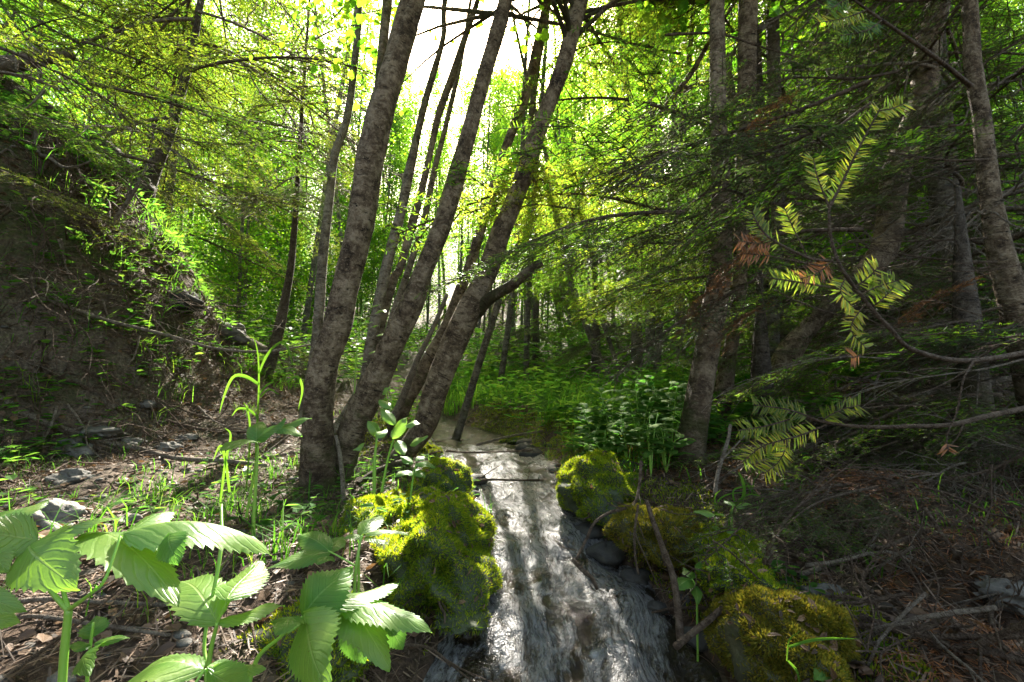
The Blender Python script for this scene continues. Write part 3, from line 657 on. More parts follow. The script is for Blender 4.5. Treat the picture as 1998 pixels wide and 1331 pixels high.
def put_branch(root, kind, P, az, pitch, s, roll=0, k=None, name='branch'):
    v = BR[kind]; wm, nm_ = v[random.randrange(len(v)) if k is None else k]
    dv = np.array([math.cos(az) * math.cos(pitch), math.sin(az) * math.cos(pitch), math.sin(pitch) - .15]) * 1.2 * s
    if k is None and any(lane(np.asarray(P) + dv * f_, .10 + .22 * s * (1.1 - f_)) for f_ in (.2, .45, .7, .95)): return None
    b = bpy.data.objects.new(name, wm); COL.objects.link(b); b.parent = root
    b.location = Vector(P) - root.location
    b.rotation_euler = (Matrix.Rotation(az, 4, 'Z') @ Matrix.Rotation(-pitch, 4, 'Y') @ Matrix.Rotation(roll, 4, 'X')).to_euler()
    b.scale = (s, s, s)
    if nm_: q = bpy.data.objects.new('needles', nm_); COL.objects.link(q); q.parent = b
    return b
def conifer(path, Y, label, n=40, zr=(.5, 6), kinds=('olive',), L=(1, 1.8), az=(0, 6.28), pitch=(-.1, .2), name='fir_tree', top=3., seed=0, Y2=None, world=None):
    random.seed(seed + 500)
    if world is None:
        path = sorted(path, key=lambda q: -q[0]); Y2 = Y2 or Y
        C = np.array([pt((a + b) / 2, v, Y + (Y2 - Y) * (path[0][0] - v) / 900) for v, a, b in path]); rad = np.array([pxw(b - a, Y) * .5 for v, a, b in path])
    else: C = np.array(world, float); rad = np.linspace(.07, .02, len(C))
    g = float(G(C[0][0], C[0][1]))
    if C[0][2] > g: C = np.vstack([[C[0][0] - .02, C[0][1], g - .1], C]); rad = np.concatenate([[rad[0] * 1.15], rad])
    d = nrm(C[-1] - C[-2]); C = np.vstack([C, C[-1] + d * top]); rad = np.append(rad, rad[-1] * .4)
    root = thing(name, label, 'tree', tuple(C[0])); P = spline(C, 60)
    rr = np.interp(np.linspace(0, 1, 60), np.linspace(0, 1, len(rad)), rad)
    MB().add(*tube(P, rr, 12, .09, seed)).obj('trunk', M['bark_dark'], root)
    for k in range(n):
        z = C[0][2] + random.uniform(*zr); z = min(z, P[-1][2] - .1); p_ = [np.interp(z, P[:, 2], P[:, q]) for q in range(3)]
        zf = (z - C[0][2]) / max(1, P[-1][2] - C[0][2])
        put_branch(root, random.choice(kinds), p_, random.uniform(*az), random.uniform(*pitch) , random.uniform(*L) * (1.1 - .5 * zf) / 1.2, random.uniform(-.3, .3))
    return root
# left spruces
conifer([(480, 258, 284), (395, 272, 298), (338, 288, 312), (263, 321, 341), (180, 344, 362), (94, 369, 383), (11, 385, 397)], 3.9, 'leaning brown fir on the crest of the left bank', 50, (.6, 4.6), ('olive', 'olive', 'bare'), (1.2, 2.2), (-.7, 3.7), (-.35, .1), seed=1)
conifer([(780, 478, 505), (713, 514, 538), (563, 553, 568), (450, 568, 580), (270, 582, 590)], 4.6, 'thin dark fir between the left bank and the alder clump', 46, (.5, 4), ('dark', 'olive', 'bare'), (.7, 1.4), (0, 6.28), (-.4, .0), seed=2)
conifer(None, 0, 'fir high on the left bank with long drooping boughs', 30, (1.2, 4.5), ('olive', 'olive', 'green', 'bare'), (1.3, 2.2), (-1.0, 1.2), (-.3, .1), seed=3, world=[(-4.6, 3.4, 2.6), (-4.5, 3.4, 5), (-4.4, 3.5, 7)])
conifer(None, 0, 'fir behind the left bank standing among bright leaves', 26, (.3, 5), ('green', 'olive'), (1.2, 2.0), (0, 6.28), (-.3, .1), seed=4, world=[(-4.9, 6.2, 1.6), (-4.8, 6.2, 4), (-4.7, 6.2, 7)])
# right firs
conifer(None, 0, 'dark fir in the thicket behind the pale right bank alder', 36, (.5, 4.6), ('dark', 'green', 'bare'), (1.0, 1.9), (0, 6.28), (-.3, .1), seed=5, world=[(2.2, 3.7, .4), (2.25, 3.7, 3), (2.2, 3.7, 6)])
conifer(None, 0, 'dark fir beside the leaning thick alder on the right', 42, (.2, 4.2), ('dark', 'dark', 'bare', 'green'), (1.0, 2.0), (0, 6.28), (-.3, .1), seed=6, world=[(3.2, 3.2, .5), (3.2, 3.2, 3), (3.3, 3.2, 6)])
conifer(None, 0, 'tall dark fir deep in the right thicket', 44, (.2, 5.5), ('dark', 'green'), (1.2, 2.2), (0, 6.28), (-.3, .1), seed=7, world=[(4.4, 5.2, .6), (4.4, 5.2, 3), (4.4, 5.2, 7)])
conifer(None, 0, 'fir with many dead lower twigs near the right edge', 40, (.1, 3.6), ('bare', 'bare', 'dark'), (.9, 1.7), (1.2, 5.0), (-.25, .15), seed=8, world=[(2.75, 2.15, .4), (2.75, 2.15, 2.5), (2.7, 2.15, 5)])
conifer(None, 0, 'fir whose bright boughs reach over the stream at centre', 30, (1.0, 3.6), ('green', 'yellow', 'green'), (1.2, 2.0), (2.3, 3.9), (-.2, .12), seed=9, world=[(1.75, 3.1, .3), (1.75, 3.1, 2.5), (1.75, 3.1, 5.5)])
conifer(None, 0, 'young fir in the dim wood right of centre', 50, (.1, 2.8), ('dark', 'green'), (.6, 1.2), (0, 6.28), (-.3, .1), seed=10, world=[(1.0, 5.4, .3), (1.0, 5.4, 1.5), (1.0, 5.4, 3)], top=.5)
conifer(None, 0, 'young fir in the shade beyond the grass', 50, (.1, 2.6), ('green', 'dark'), (.6, 1.2), (0, 6.28), (-.3, .1), seed=11, world=[(.35, 6.6, .3), (.35, 6.6, 1.5), (.35, 6.6, 3)], top=.5)

rf = [o_ for o_ in COL.objects if o_.get('label', '').startswith('fir with many dead')][0]
for u, v, y_, az, pi_, s_ in [(1480, 480, 1.6, 3.6, -.3, .45), (1440, 540, 1.7, 3.3, -.3, .4), (1420, 600, 1.8, 3.0, -.2, .35), (1500, 600, 1.9, 3.4, -.2, .5), (1560, 215, 1.6, 3.3, -.1, .35), (1900, 560, 1.7, 3.2, -.1, .5), (1780, 930, 1.6, 3.3, -.1, .5), (1960, 940, 1.2, 3.9, -.3, .4), (1700, 860, 1.9, 3.0, 0, .4)]:
    put_branch(rf, 'rust', Vector(pt(u, v, y_)), az, pi_, s_, .4, 0, 'dead_branch')
for u, v, y_, az, pi_, s_ in [(1880, 640, 1.9, 3.2, -.05, .9), (1700, 560, 2.2, 3.0, -.05, .8), (1960, 760, 1.7, 3.2, -.1, .8), (1800, 780, 2.0, 3.4, -.1, .8)]:
    put_branch(rf, 'green', Vector(pt(u, v, y_)), az, pi_, s_, .3, 0)
lf1 = [o_ for o_ in COL.objects if o_.get('label', '').startswith('fir high on the left')][0]
random.seed(88)
for q in range(13):
    u = random.uniform(-60, 240); v = random.uniform(40, 330); y_ = random.uniform(2.4, 3.3)
    if pt(u, v, y_)[2] < float(G(*pt(u, v, y_)[:2])): continue
    put_branch(lf1, random.choice(['olive', 'olive', 'green', 'bare']), Vector(pt(u, v, y_)), random.uniform(-.5, .6), random.uniform(-.35, .15), random.uniform(.6, 1.1), random.uniform(-.3, .3), 0)
for q in range(12):
    u = random.uniform(1560, 1980); v = random.uniform(860, 1120); p_ = pt(u, v, 1.0); y_ = random.uniform(1.2, 1.9)
    p_ = pt(u, v, y_); p_[2] = max(p_[2], float(G(p_[0], p_[1])) + .1)
    put_branch([o_ for o_ in COL.objects if o_.get('label', '').startswith('fir with many dead')][0], random.choice(['rust', 'dark', 'bare', 'green']), Vector(p_), random.uniform(2.6, 3.9), random.uniform(-.12, .12), random.uniform(.3, .55), random.uniform(-.3, .3), 0)
df = [o_ for o_ in COL.objects if o_.get('label', '').startswith('dark fir in the thicket')][0]
random.seed(77)
for q in range(20):
    u = random.uniform(1330, 1780); v = random.uniform(-40, 400) if q % 3 else random.uniform(380, 560); y_ = random.uniform(1.7, 2.6)
    put_branch(df, random.choice(['green', 'dark', 'dark']), Vector(pt(u, v, y_)), random.uniform(2.5, 3.9), random.uniform(-.35, .0), random.uniform(.5, .95), random.uniform(-.3, .4), 0)
cf = [o_ for o_ in COL.objects if o_.get('label', '').startswith('fir whose bright')][0]
for u, v, y_, az, pi_, s_, ro, kd in [(1360, 345, 2.7, 3.3, -.05, 1.5, .25, 'green'), (1340, 400, 2.5, 3.2, .05, 1.25, .3, 'yellow'), (1400, 470, 2.8, 3.0, .0, 1.1, .3, 'green'), (1420, 250, 2.6, 3.1, .3, 1.1, .3, 'green'),
        (1330, 90, 2.9, 3.4, -.2, 1.0, .4, 'yellow'), (1130, 400, 2.35, 3.3, -.1, .5, .5, 'yellow'), (1290, 350, 2.4, 3.2, -.1, .7, .5, 'yellow'), (1110, 350, 2.5, 3.3, -.2, .5, .6, 'yellow'), (1200, 480, 2.5, 3.4, -.1, .55, .5, 'green'), (1290, 560, 2.9, 3.3, -.1, .6, .4, 'yellow'), (1400, 560, 3.2, 3.1, -.1, 1.0, .3, 'yellow')]:
    put_branch(cf, kd, Vector(pt(u, v, y_)), az, pi_, s_, ro, 0)
# ---------------------------------------------------------------- near fir branch (right)
def needles_along(P, dens, ln, r_, flat=True):
    P = np.asarray(P); sl = np.linalg.norm(np.diff(P, axis=0), axis=1); tot = sl.sum(); k = int(tot * dens); t = r_.random(k); cum = np.concatenate([[0], np.cumsum(sl)]) / tot
    X_ = np.stack([np.interp(t, cum, P[:, q]) for q in range(3)], -1); T = np.stack([np.interp(t, cum, np.gradient(P[:, q])) for q in range(3)], -1); T = nrm(T)
    sd = nrm(np.cross(T, [0.1, -1, .25])); sg = np.where(r_.random(k) < .5, 1, -1)[:, None]
    return X_, T * .5 + sd * sg + r_.normal(size=(k, 3)) * .16, nrm(np.array([.1, -1, .3]) + r_.normal(size=(k, 3)) * .35), ln * (.7 + .5 * r_.random(k))
def near_branch(name, label, main, r0, subs, Y, nmat='needle_yellow', ln=.022, wid=.0032, dens=700, cat='branch'):
    r_ = np.random.default_rng(len(subs) + int(main[0][1])); C = [pt(u, v, y_) for u, v, y_ in main]
    root = thing(name, label, cat, tuple(C[0])); P = spline(C, 50); MB().add(*tube(P, np.linspace(r0, r0 * .35, 50), 10, .12, 5)).obj('stem', M['twig'], root)
    by = {}
    for s_ in subs:
        pts, rr, f0, f1, mt = s_
        Q = spline([pt(u, v, y_) for u, v, y_ in pts], 24); MB().add(*tube(Q, np.linspace(rr, rr * .5, 24), 7, .12, 9)).obj('twig', M['twig'], root)
        if f1 > f0: by.setdefault(mt, []).append(needles_along(Q[int(f0 * 23):int(f1 * 23) + 1], dens, ln, r_))
    for mt, L_ in by.items():
        a = [np.concatenate(x) for x in zip(*L_)]; MB().add(*blades(a[0], a[1], a[2], a[3], wid)).obj('needles', M[mt], root, False)
    return root
y = .75
near_branch('fir_branch', 'young fir branch with sunlit yellow green needles curving up from the right edge', [(2060, 672, .9), (1990, 690, .86), (1880, 704, .8), (1780, 682, .76), (1740, 645, .75), (1690, 590, .75), (1640, 520, .74), (1620, 455, .74), (1618, 400, .74)], .0052, [
    ([(1618, 405, .74), (1640, 362, .74), (1675, 290, .73), (1716, 214, .72)], .0026, .12, 1, 'needle_yellow'),
    ([(1716, 216, .72), (1740, 212, .72), (1765, 202, .72)], .0014, 0, 1, 'needle_yellow'),
    ([(1618, 405, .74), (1596, 350, .75), (1587, 310, .76)], .0018, .1, 1, 'needle_yellow'),
    ([(1621, 510, .74), (1576, 503, .74), (1508, 469, .73), (1482, 443, .73), (1467, 413, .73)], .0024, .45, 1, 'needle_olive'),
    ([(1576, 503, .74), (1545, 440, .74), (1530, 405, .74)], .0014, .35, 1, 'needle_yellow'),
    ([(1630, 500, .74), (1600, 530, .74), (1560, 545, .74)], .0013, .2, 1, 'needle_brown'),
    ([(1605, 520, .74), (1500, 500, .74), (1450, 495, .74)], .0013, .5, 1, 'needle_brown'),
    ([(1680, 575, .745), (1710, 560, .74), (1760, 545, .74)], .0013, .2, 1, 'needle_olive'),
    ([(1690, 590, .75), (1660, 640, .74), (1690, 680, .74)], .0013, .2, 1, 'needle_yellow'),
    ([(1508, 469, .73), (1480, 475, .73), (1440, 470, .73)], .0012, .1, 1, 'needle_brown'),
    ([(1647, 566, .74), (1561, 551, .74), (1467, 538, .73)], .0017, .3, .8, 'needle_olive'),
    ([(1668, 560, .745), (1690, 545, .74), (1715, 520, .74)], .0014, .1, 1, 'needle_yellow'),
    ([(1700, 600, .75), (1720, 585, .74), (1745, 560, .74)], .0014, .1, 1, 'needle_yellow'),
    ([(1650, 540, .745), (1640, 570, .73), (1665, 600, .73)], .0014, .1, 1, 'needle_yellow'),
    ([(1696, 620, .75), (1636, 615, .75), (1560, 590, .75), (1512, 566, .75)], .0017, 0, 0, 'needle_olive'),
    ([(1768, 687, .76), (1700, 690, .75), (1662, 698, .75)], .0016, .8, 1, 'needle_brown'),
    ([(1900, 703, .8), (1880, 740, .78), (1868, 800, .78), (1848, 850, .78), (1850, 880, .78)], .0018, .9, 1, 'needle_brown'),
    ([(1920, 700, .82), (1840, 750, .8), (1760, 780, .8)], .0014, .0, 0, 'needle_brown')], .75, dens=900, wid=.0026)
near_branch('fir_branch', 'bare lower fir branch reaching left from the right edge with olive needle tips', [(2060, 780, 1.0), (1998, 797, .98), (1925, 812, .95), (1854, 829, .93), (1770, 832, .92), (1685, 833, .92), (1600, 822, .95), (1531, 803, .98)], .0062, [
    ([(1600, 822, .95), (1540, 800, .96), (1470, 790, .98)], .002, .2, 1, 'needle_olive'),
    ([(1620, 826, .95), (1560, 850, .95), (1490, 870, .96), (1450, 900, .97)], .002, .15, 1, 'needle_yellow'),
    ([(1560, 812, .97), (1500, 830, .95), (1440, 840, .95)], .0018, .15, 1, 'needle_olive'),
    ([(1540, 860, .95), (1520, 900, .95), (1490, 925, .95)], .0014, .1, 1, 'needle_yellow'),
    ([(1600, 822, .95), (1640, 800, .93), (1680, 790, .93)], .0014, .1, 1, 'needle_olive'),
    ([(1880, 824, .93), (1870, 850, .93), (1845, 880, .93)], .0018, .0, 0, 'needle_brown')], .95, dens=800, ln=.026, wid=.0024)
near_branch('fir_branch', 'fir twig with long green needles hanging at the top right', [(1895, 168, 1.1), (1835, 120, 1.05), (1756, 64, 1.0), (1692, 19, .98), (1640, -20, .96)], .0055, [
    ([(1692, 19, .98), (1650, 35, .96), (1600, 44, .95)], .0016, .15, 1, 'needle_yellow'),
    ([(1720, 40, .98), (1690, 60, .96), (1640, 70, .96)], .0016, .15, 1, 'needle_green'),
    ([(1660, -5, .96), (1640, 5, .96), (1620, 20, .95)], .0016, .15, 1, 'needle_green')], 1, dens=800, ln=.028, wid=.0024)
# bare side limbs of the right edge alder and thicket
lines = [([(1898, 243), (1830, 247), (1755, 252)], 1.85, 5), ([(1928, 312), (1842, 312), (1730, 297)], 1.85, 5), ([(1925, 465), (1800, 470), (1693, 473)], 1.8, 4),
         ([(1945, 512), (1850, 508), (1750, 495), (1674, 480)], 1.8, 5), ([(1930, 521), (1854, 540), (1760, 570)], 1.8, 5), ([(1952, 600), (1850, 622), (1738, 642)], 1.75, 5),
         ([(1998, 885), (1960, 905), (1900, 925), (1800, 942), (1700, 930)], 1.2, 6), ([(1870, 965), (1800, 965), (1700, 955), (1640, 960)], 1.25, 4),
         ([(1998, 1090), (1920, 1070), (1840, 1030), (1760, 960), (1700, 890)], 1.05, 3), ([(1998, 1130), (1900, 1085), (1820, 1045), (1780, 1025)], 1.0, 3.4),
         ([(1920, 965), (1880, 1010), (1800, 1030), (1700, 1050), (1620, 1060)], 1.1, 4), ([(1700, 200), (1600, 270), (1500, 310), (1420, 330)], 1.9, 5),
         ([(1298, 68), (1400, 66), (1480, 90), (1545, 108)], 2.2, 5), ([(1100, 900), (1040, 935), (960, 940)], 1.9, 5)]
for q, (ln, Y_, w_) in enumerate(lines[:-1]):
    C = [pt(u, v, Y_ + .04 * i_) for i_, (u, v) in enumerate(ln)]; mb = MB(); P = spline(C, 24); mb.add(*tube(P, np.linspace(pxw(w_, Y_) * .6, pxw(w_, Y_) * .25, 24), 6, .15, q))
    for h in range(9):
        i_ = random.randrange(4, 23); d = nrm(P[min(i_ + 1, 23)] - P[i_ - 1]) + np.array([random.uniform(-.4, .4), random.uniform(-.6, .6), random.uniform(-.9, .5)]); l = random.uniform(.05, .2)
        mb.add(*tube(spline([P[i_], P[i_] + d * l * .5, P[i_] + d * l + [0, 0, -.03]], 6), np.linspace(.0018, .0008, 6), 4))
    o = mb.obj('dead_branch', M['twig']); tag(o, 'bare brown dead branch crossing the dark thicket on the right', 'branch', 'bare dead branches in the right thicket')

# ---------------------------------------------------------------- fallen sticks
def stick(pts, Y_, w0, w1, label, m='twig_pale', onground=False, seed=0, lift=.012, subs=4, name='fallen_branch'):
    random.seed(seed + 90)
    C = []
    for q, (u, v) in enumerate(pts):
        C.append(gp(u, v) + [0, 0, lift] if onground else pt(u, v, Y_[q] if isinstance(Y_, (list, tuple)) else Y_))
    C = np.array(C); D_ = C[:, 1]; r = [max(.0012, pxw(w0, D_[0]) * .5), max(.001, pxw(w1, D_[-1]) * .5)]
    P = spline(C, 40); mb = MB().add(*tube(P, np.linspace(r[0], r[1], 40), 10, .12, seed))
    for h in range(subs):
        i_ = random.randrange(5, 38); d = nrm(P[i_ + 1] - P[i_]) + np.array([random.uniform(-.7, .7), random.uniform(-.5, .5), random.uniform(-.1, .9)]); l = random.uniform(.04, .16)
        mb.add(*tube(spline([P[i_], P[i_] + d * l * .6, P[i_] + d * l], 5), np.linspace(r[1] * .7, r[1] * .3, 5), 5))
    return tag(mb.obj(name, M[m]), label, 'branch')
stick([(-40, 545), (0, 558), (120, 595), (210, 625), (330, 655), (420, 680), (520, 686), (610, 672)], [2.7, 2.7, 2.8, 2.9, 3., 3.1, 3.2, 3.3], 9, 4, 'long thin bent branch spanning the left bank to the alder clump', 'twig_pale', seed=1)
stick([(-30, 770), (60, 822), (165, 862), (270, 885), (340, 905), (440, 912), (520, 920)], 0, 14, 7, 'long bare fallen branch lying along the foot of the left bank', 'twig_pale', True, 2, .03)
stick([(60, 715), (180, 765), (300, 815), (400, 842), (520, 848)], 0, 7, 4, 'thin dark fallen branch slanting down the middle of the left bank', 'twig', True, 3)
stick([(110, 700), (230, 755), (330, 795), (440, 830)], 0, 6, 3, 'thin dark fallen stick just above another on the left bank', 'twig', True, 4)
stick([(0, 1200), (90, 1190), (190, 1195), (330, 1200), (400, 1195)], 0, 10, 6, 'pale weathered stick lying behind the big foreground leaf stem', 'twig_pale', True, 5, .02)
stick([(-20, 1245), (60, 1225), (180, 1240), (330, 1262)], 0, 9, 6, 'grey stick on the litter at the lower left corner', 'twig_pale', True, 6, .02)
stick([(400, 905), (480, 902), (560, 890), (600, 885)], 0, 7, 5, 'pale stick lying left of the alder foot', 'twig_pale', True, 7)
stick([(655, 850), (662, 880), (668, 930), (670, 985)], [1.85, 1.83, 1.8, 1.75], 6, 10, 'upright pale broken stick leaning on the alder clump', 'twig_pale', seed=8, subs=0)
stick([(350, 960), (395, 990), (440, 1010), (480, 1035)], 0, 14, 8, 'crooked mossy grey root piece on the left litter', 'twig', True, 9, .015)
stick([(1262, 978), (1272, 1010), (1290, 1060), (1312, 1120), (1322, 1180), (1328, 1250)], [1.15, 1.12, 1.08, 1.02, .98, .95], 8, 14, 'upright peeled brown stick standing in the right side of the stream', 'twig', seed=10, subs=1)
stick([(1412, 1185), (1380, 1212), (1345, 1240), (1318, 1262)], [.95, .93, .92, .9], 11, 13, 'short wet stick slanting into the water at the right bank', 'twig', seed=11, subs=0)
stick([(1251, 900), (1247, 950), (1235, 985), (1190, 1000), (1160, 1020), (1145, 1050), (1125, 1090)], [1.5, 1.45, 1.4, 1.36, 1.33, 1.3, 1.25], 6, 5, 'crooked dark twig hanging from the mossy stone over the water', 'twig', seed=12)
stick([(1118, 1092), (1140, 1115), (1155, 1128), (1165, 1150)], [1.25, 1.22, 1.2, 1.18], 9, 6, 'dark snag of wood poking out of the rushing water', 'bark_dark' if False else 'twig', seed=13, subs=0)
stick([(1245, 985), (1238, 1040), (1240, 1090), (1246, 1120)], [1.2, 1.17, 1.15, 1.12], 5, 4, 'thin upright twig left of the peeled brown stick', 'twig', seed=14, subs=2)
stick([(870, 880), (920, 883), (1010, 880), (1040, 878)], [2.6, 2.62, 2.64, 2.66], 4, 3, 'thin dark twig lying across the far riffle', 'twig', seed=15, subs=2)
stick([(850, 915), (890, 938), (960, 936), (1060, 938)], [2.25, 2.1, 2.12, 2.15], 5, 4, 'longer dark twig lying across the middle riffle', 'twig', seed=16, subs=3)
stick([(930, 868), (1000, 850), (1080, 838), (1135, 825), (1200, 812)], [3.0, 3.1, 3.2, 3.3, 3.4], 5, 3, 'pale thin stick angled up from the far stream onto the grass', 'twig_pale', seed=17, subs=2)
stick([(1680, 1218), (1760, 1250), (1850, 1275), (1930, 1290), (2010, 1310)], 0, 12, 20, 'thick dark fallen branch in the lower right corner', 'twig', True, 18, .015)
stick([(1560, 1140), (1620, 1118), (1660, 1105), (1700, 1088)], 0, 10, 8, 'pale broken stick on the sunlit right litter', 'twig_pale', True, 19, .02)
stick([(1490, 1100), (1510, 1050), (1530, 1020), (1575, 970)], [1.0, 1.02, 1.05, 1.1], 7, 5, 'leaning brown stick with side twigs on the sunlit right bank', 'twig', seed=20)
stick([(1395, 965), (1402, 920), (1420, 860), (1425, 830)], [1.45, 1.48, 1.5, 1.55], 8, 6, 'pale upright dead stick beside the foot of the right bank alder', 'twig_pale', seed=21, subs=1)
stick([(780, 1258), (830, 1262), (860, 1280), (880, 1300)], [1.0, .98, .97, .96], 6, 5, 'dark wet twig in the shallows under the broad leaves', 'twig', seed=22)
stick([(850, 1150), (858, 1180), (868, 1200), (866, 1230)], [1.12, 1.1, 1.08, 1.06], 6, 4, 'thin twig hanging below the largest mossy boulder', 'twig', seed=23, subs=1)
stick([(700, 945), (725, 925), (770, 905), (800, 900)], [1.9, 1.95, 2., 2.05], 13, 9, 'moss flecked exposed root at the foot of the leaning alder', 'bark' , seed=24, subs=0, name='exposed_root')
stick([(-20, 128), (40, 122), (90, 112), (140, 105)], [3.0, 3.05, 3.1, 3.2], 34, 24, 'bleached log jutting from the top of the left bank', 'twig_pale', seed=25, subs=0, name='fallen_log')
stick([(0, 170), (80, 215), (200, 290), (290, 380)], [3.1, 3.3, 3.6, 3.8], 44, 38, 'dark rotten log lying along the crest of the left bank', 'bark_dark', seed=26, subs=2, name='fallen_log')
stick([(400, 610), (430, 640), (480, 665), (520, 685)], [4.9, 4.8, 4.7, 4.6], 26, 16, 'bleached fallen log in the sun at the end of the left bank', 'twig_pale', seed=27, subs=3, name='fallen_log')
stick([(-20, 118 + 20), (30, 145), (70, 155), (120, 178)], [2.2, 2.2, 2.25, 2.3], 5, 3, 'thin white twig at the upper left edge', 'twig_pale', seed=28)
stick([(0, 228), (50, 212), (90, 175)], [2.3, 2.3, 2.35], 5, 3, 'thin white curved twig under the bleached log', 'twig_pale', seed=29)
stick([(215, 440), (245, 400), (275, 352)], [3.1, 3.1, 3.1], 9, 7, 'short pale broken limb in front of the leaning bank fir', 'twig_pale', seed=30)

# tangled dead twigs on the bank (prototypes + copies)
def tangle(seed):
    r_ = random.Random(seed); mb = MB(); 
    def grow(p, d, l, r, dep):
        n_ = 6; P = [np.array(p)]; dd = np.array(d)
        for k in range(n_): dd = nrm(dd + np.array([r_.gauss(0, .22) for _ in range(3)]) + [0, 0, -.05]); P.append(P[-1] + dd * l / n_)
        mb.add(*tube(spline(P, 10), np.linspace(r, r * .5, 10), 5))
        if dep:
            for k in range(3): q = r_.randrange(2, n_); grow(P[q], nrm(dd + np.array([r_.gauss(0, .8) for _ in range(3)])), l * .55, r * .6, dep - 1)
    grow((0, 0, 0), (r_.uniform(-.3, .3), -.3, -.8), .55, .005, 2)
    return mb.mesh('dead_twig', M['twig_pale'] if seed in (1, 3) else M['twig'])
tg = [tangle(s) for s in range(6)]
random.seed(3)
for k in range(150):
    if k < 95: u, v = random.uniform(20, 480), 0; v = random.uniform(230, 640) if u > 60 else random.uniform(200, 500); 
    else: u, v = random.uniform(0, 520), random.uniform(600, 900)
    p = gp(u, v)
    if p[1] > 8: continue
    o = bpy.data.objects.new('dead_twig', tg[k % 6]); COL.objects.link(o); o.location = (p[0], p[1] - .05, p[2] + random.uniform(.05, .25)); s = random.uniform(.5, 1.3); o.scale = (s, s, s)
    o.rotation_euler = (random.uniform(-.6, .6), random.uniform(-1.2, 1.2), random.uniform(0, 6.28))
    tag(o, ['brown dead twig tangled in the roots of the left bank', 'bleached dead twig tangled on the left bank'][k % 6 in (1, 3)], 'twig', 'dead twigs tangled on the left bank')

random.seed(31)
for k in range(80):
    u, v = random.uniform(1430, 2060), random.uniform(880, 1330); p = gp(u, v)
    o = bpy.data.objects.new('dead_twig', tg[k % 6]); COL.objects.link(o); o.location = (p[0], p[1], p[2] + random.uniform(.02, .10)); s = random.uniform(.4, .9); o.scale = (s, s, s)
    o.rotation_euler = (random.uniform(1.1, 2.0), random.uniform(-.3, .3), random.uniform(0, 6.28))
    tag(o, ['brown dead twig lying in the tangle on the right bank', 'bleached dead twig lying in the tangle on the right bank'][k % 6 in (1, 3)], 'twig', 'dead twigs on the right bank')
lf_ = conifer(None, 0, 'low sapling fir with dark boughs close to the ground on the right', 26, (.05, .55), ('dark', 'dark', 'bare'), (.35, .7), (1.6, 4.7), (-.15, .2), seed=41, world=[(1.75, 1.75, .3), (1.76, 1.75, .8), (1.78, 1.76, 1.2)], top=.2)
conifer(None, 0, 'small fir seedling in front of the leaning thick alder', 22, (.05, .6), ('green', 'dark'), (.25, .55), (0, 6.28), (-.1, .3), seed=42, world=[(1.25, 2.3, .3), (1.26, 2.3, .7), (1.27, 2.3, 1.0)], top=.2)
random.seed(63)
for q in range(26):
    y_ = random.uniform(1.1, 1.9); u, v = random.uniform(1700, 2050), random.uniform(380, 1080); L_ = random.uniform(180, 420); sl = random.uniform(-.35, .45)
    C = [pt(u - L_ * f, v + L_ * sl * f + 30 * math.sin(f * 3 + q), y_ + .15 * f) for f in (0, .25, .5, .75, 1)]; P = spline(C, 22); w_ = random.uniform(.0016, .0034); mb = MB().add(*tube(P, np.linspace(w_, w_ * .35, 22), 5, .15, q))
    for h in range(12):
        i_ = random.randrange(3, 21); d = nrm(P[min(i_ + 1, 21)] - P[i_ - 1]) + np.array([random.uniform(-.4, .4), random.uniform(-.6, .6), random.uniform(-.9, .6)]); l = random.uniform(.04, .16)
        mb.add(*tube(spline([P[i_], P[i_] + d * l * .5 + [0, 0, .01], P[i_] + d * l], 6), np.linspace(.0013, .0006, 6), 4))
    tag(mb.obj('dead_branch', M['twig_pale' if q % 4 == 0 else 'twig']), 'bare brown dead branch crossing the dark thicket on the right' if q % 4 else 'bleached bare dead branch crossing the dark thicket on the right', 'branch', 'bare dead branches in the right thicket')
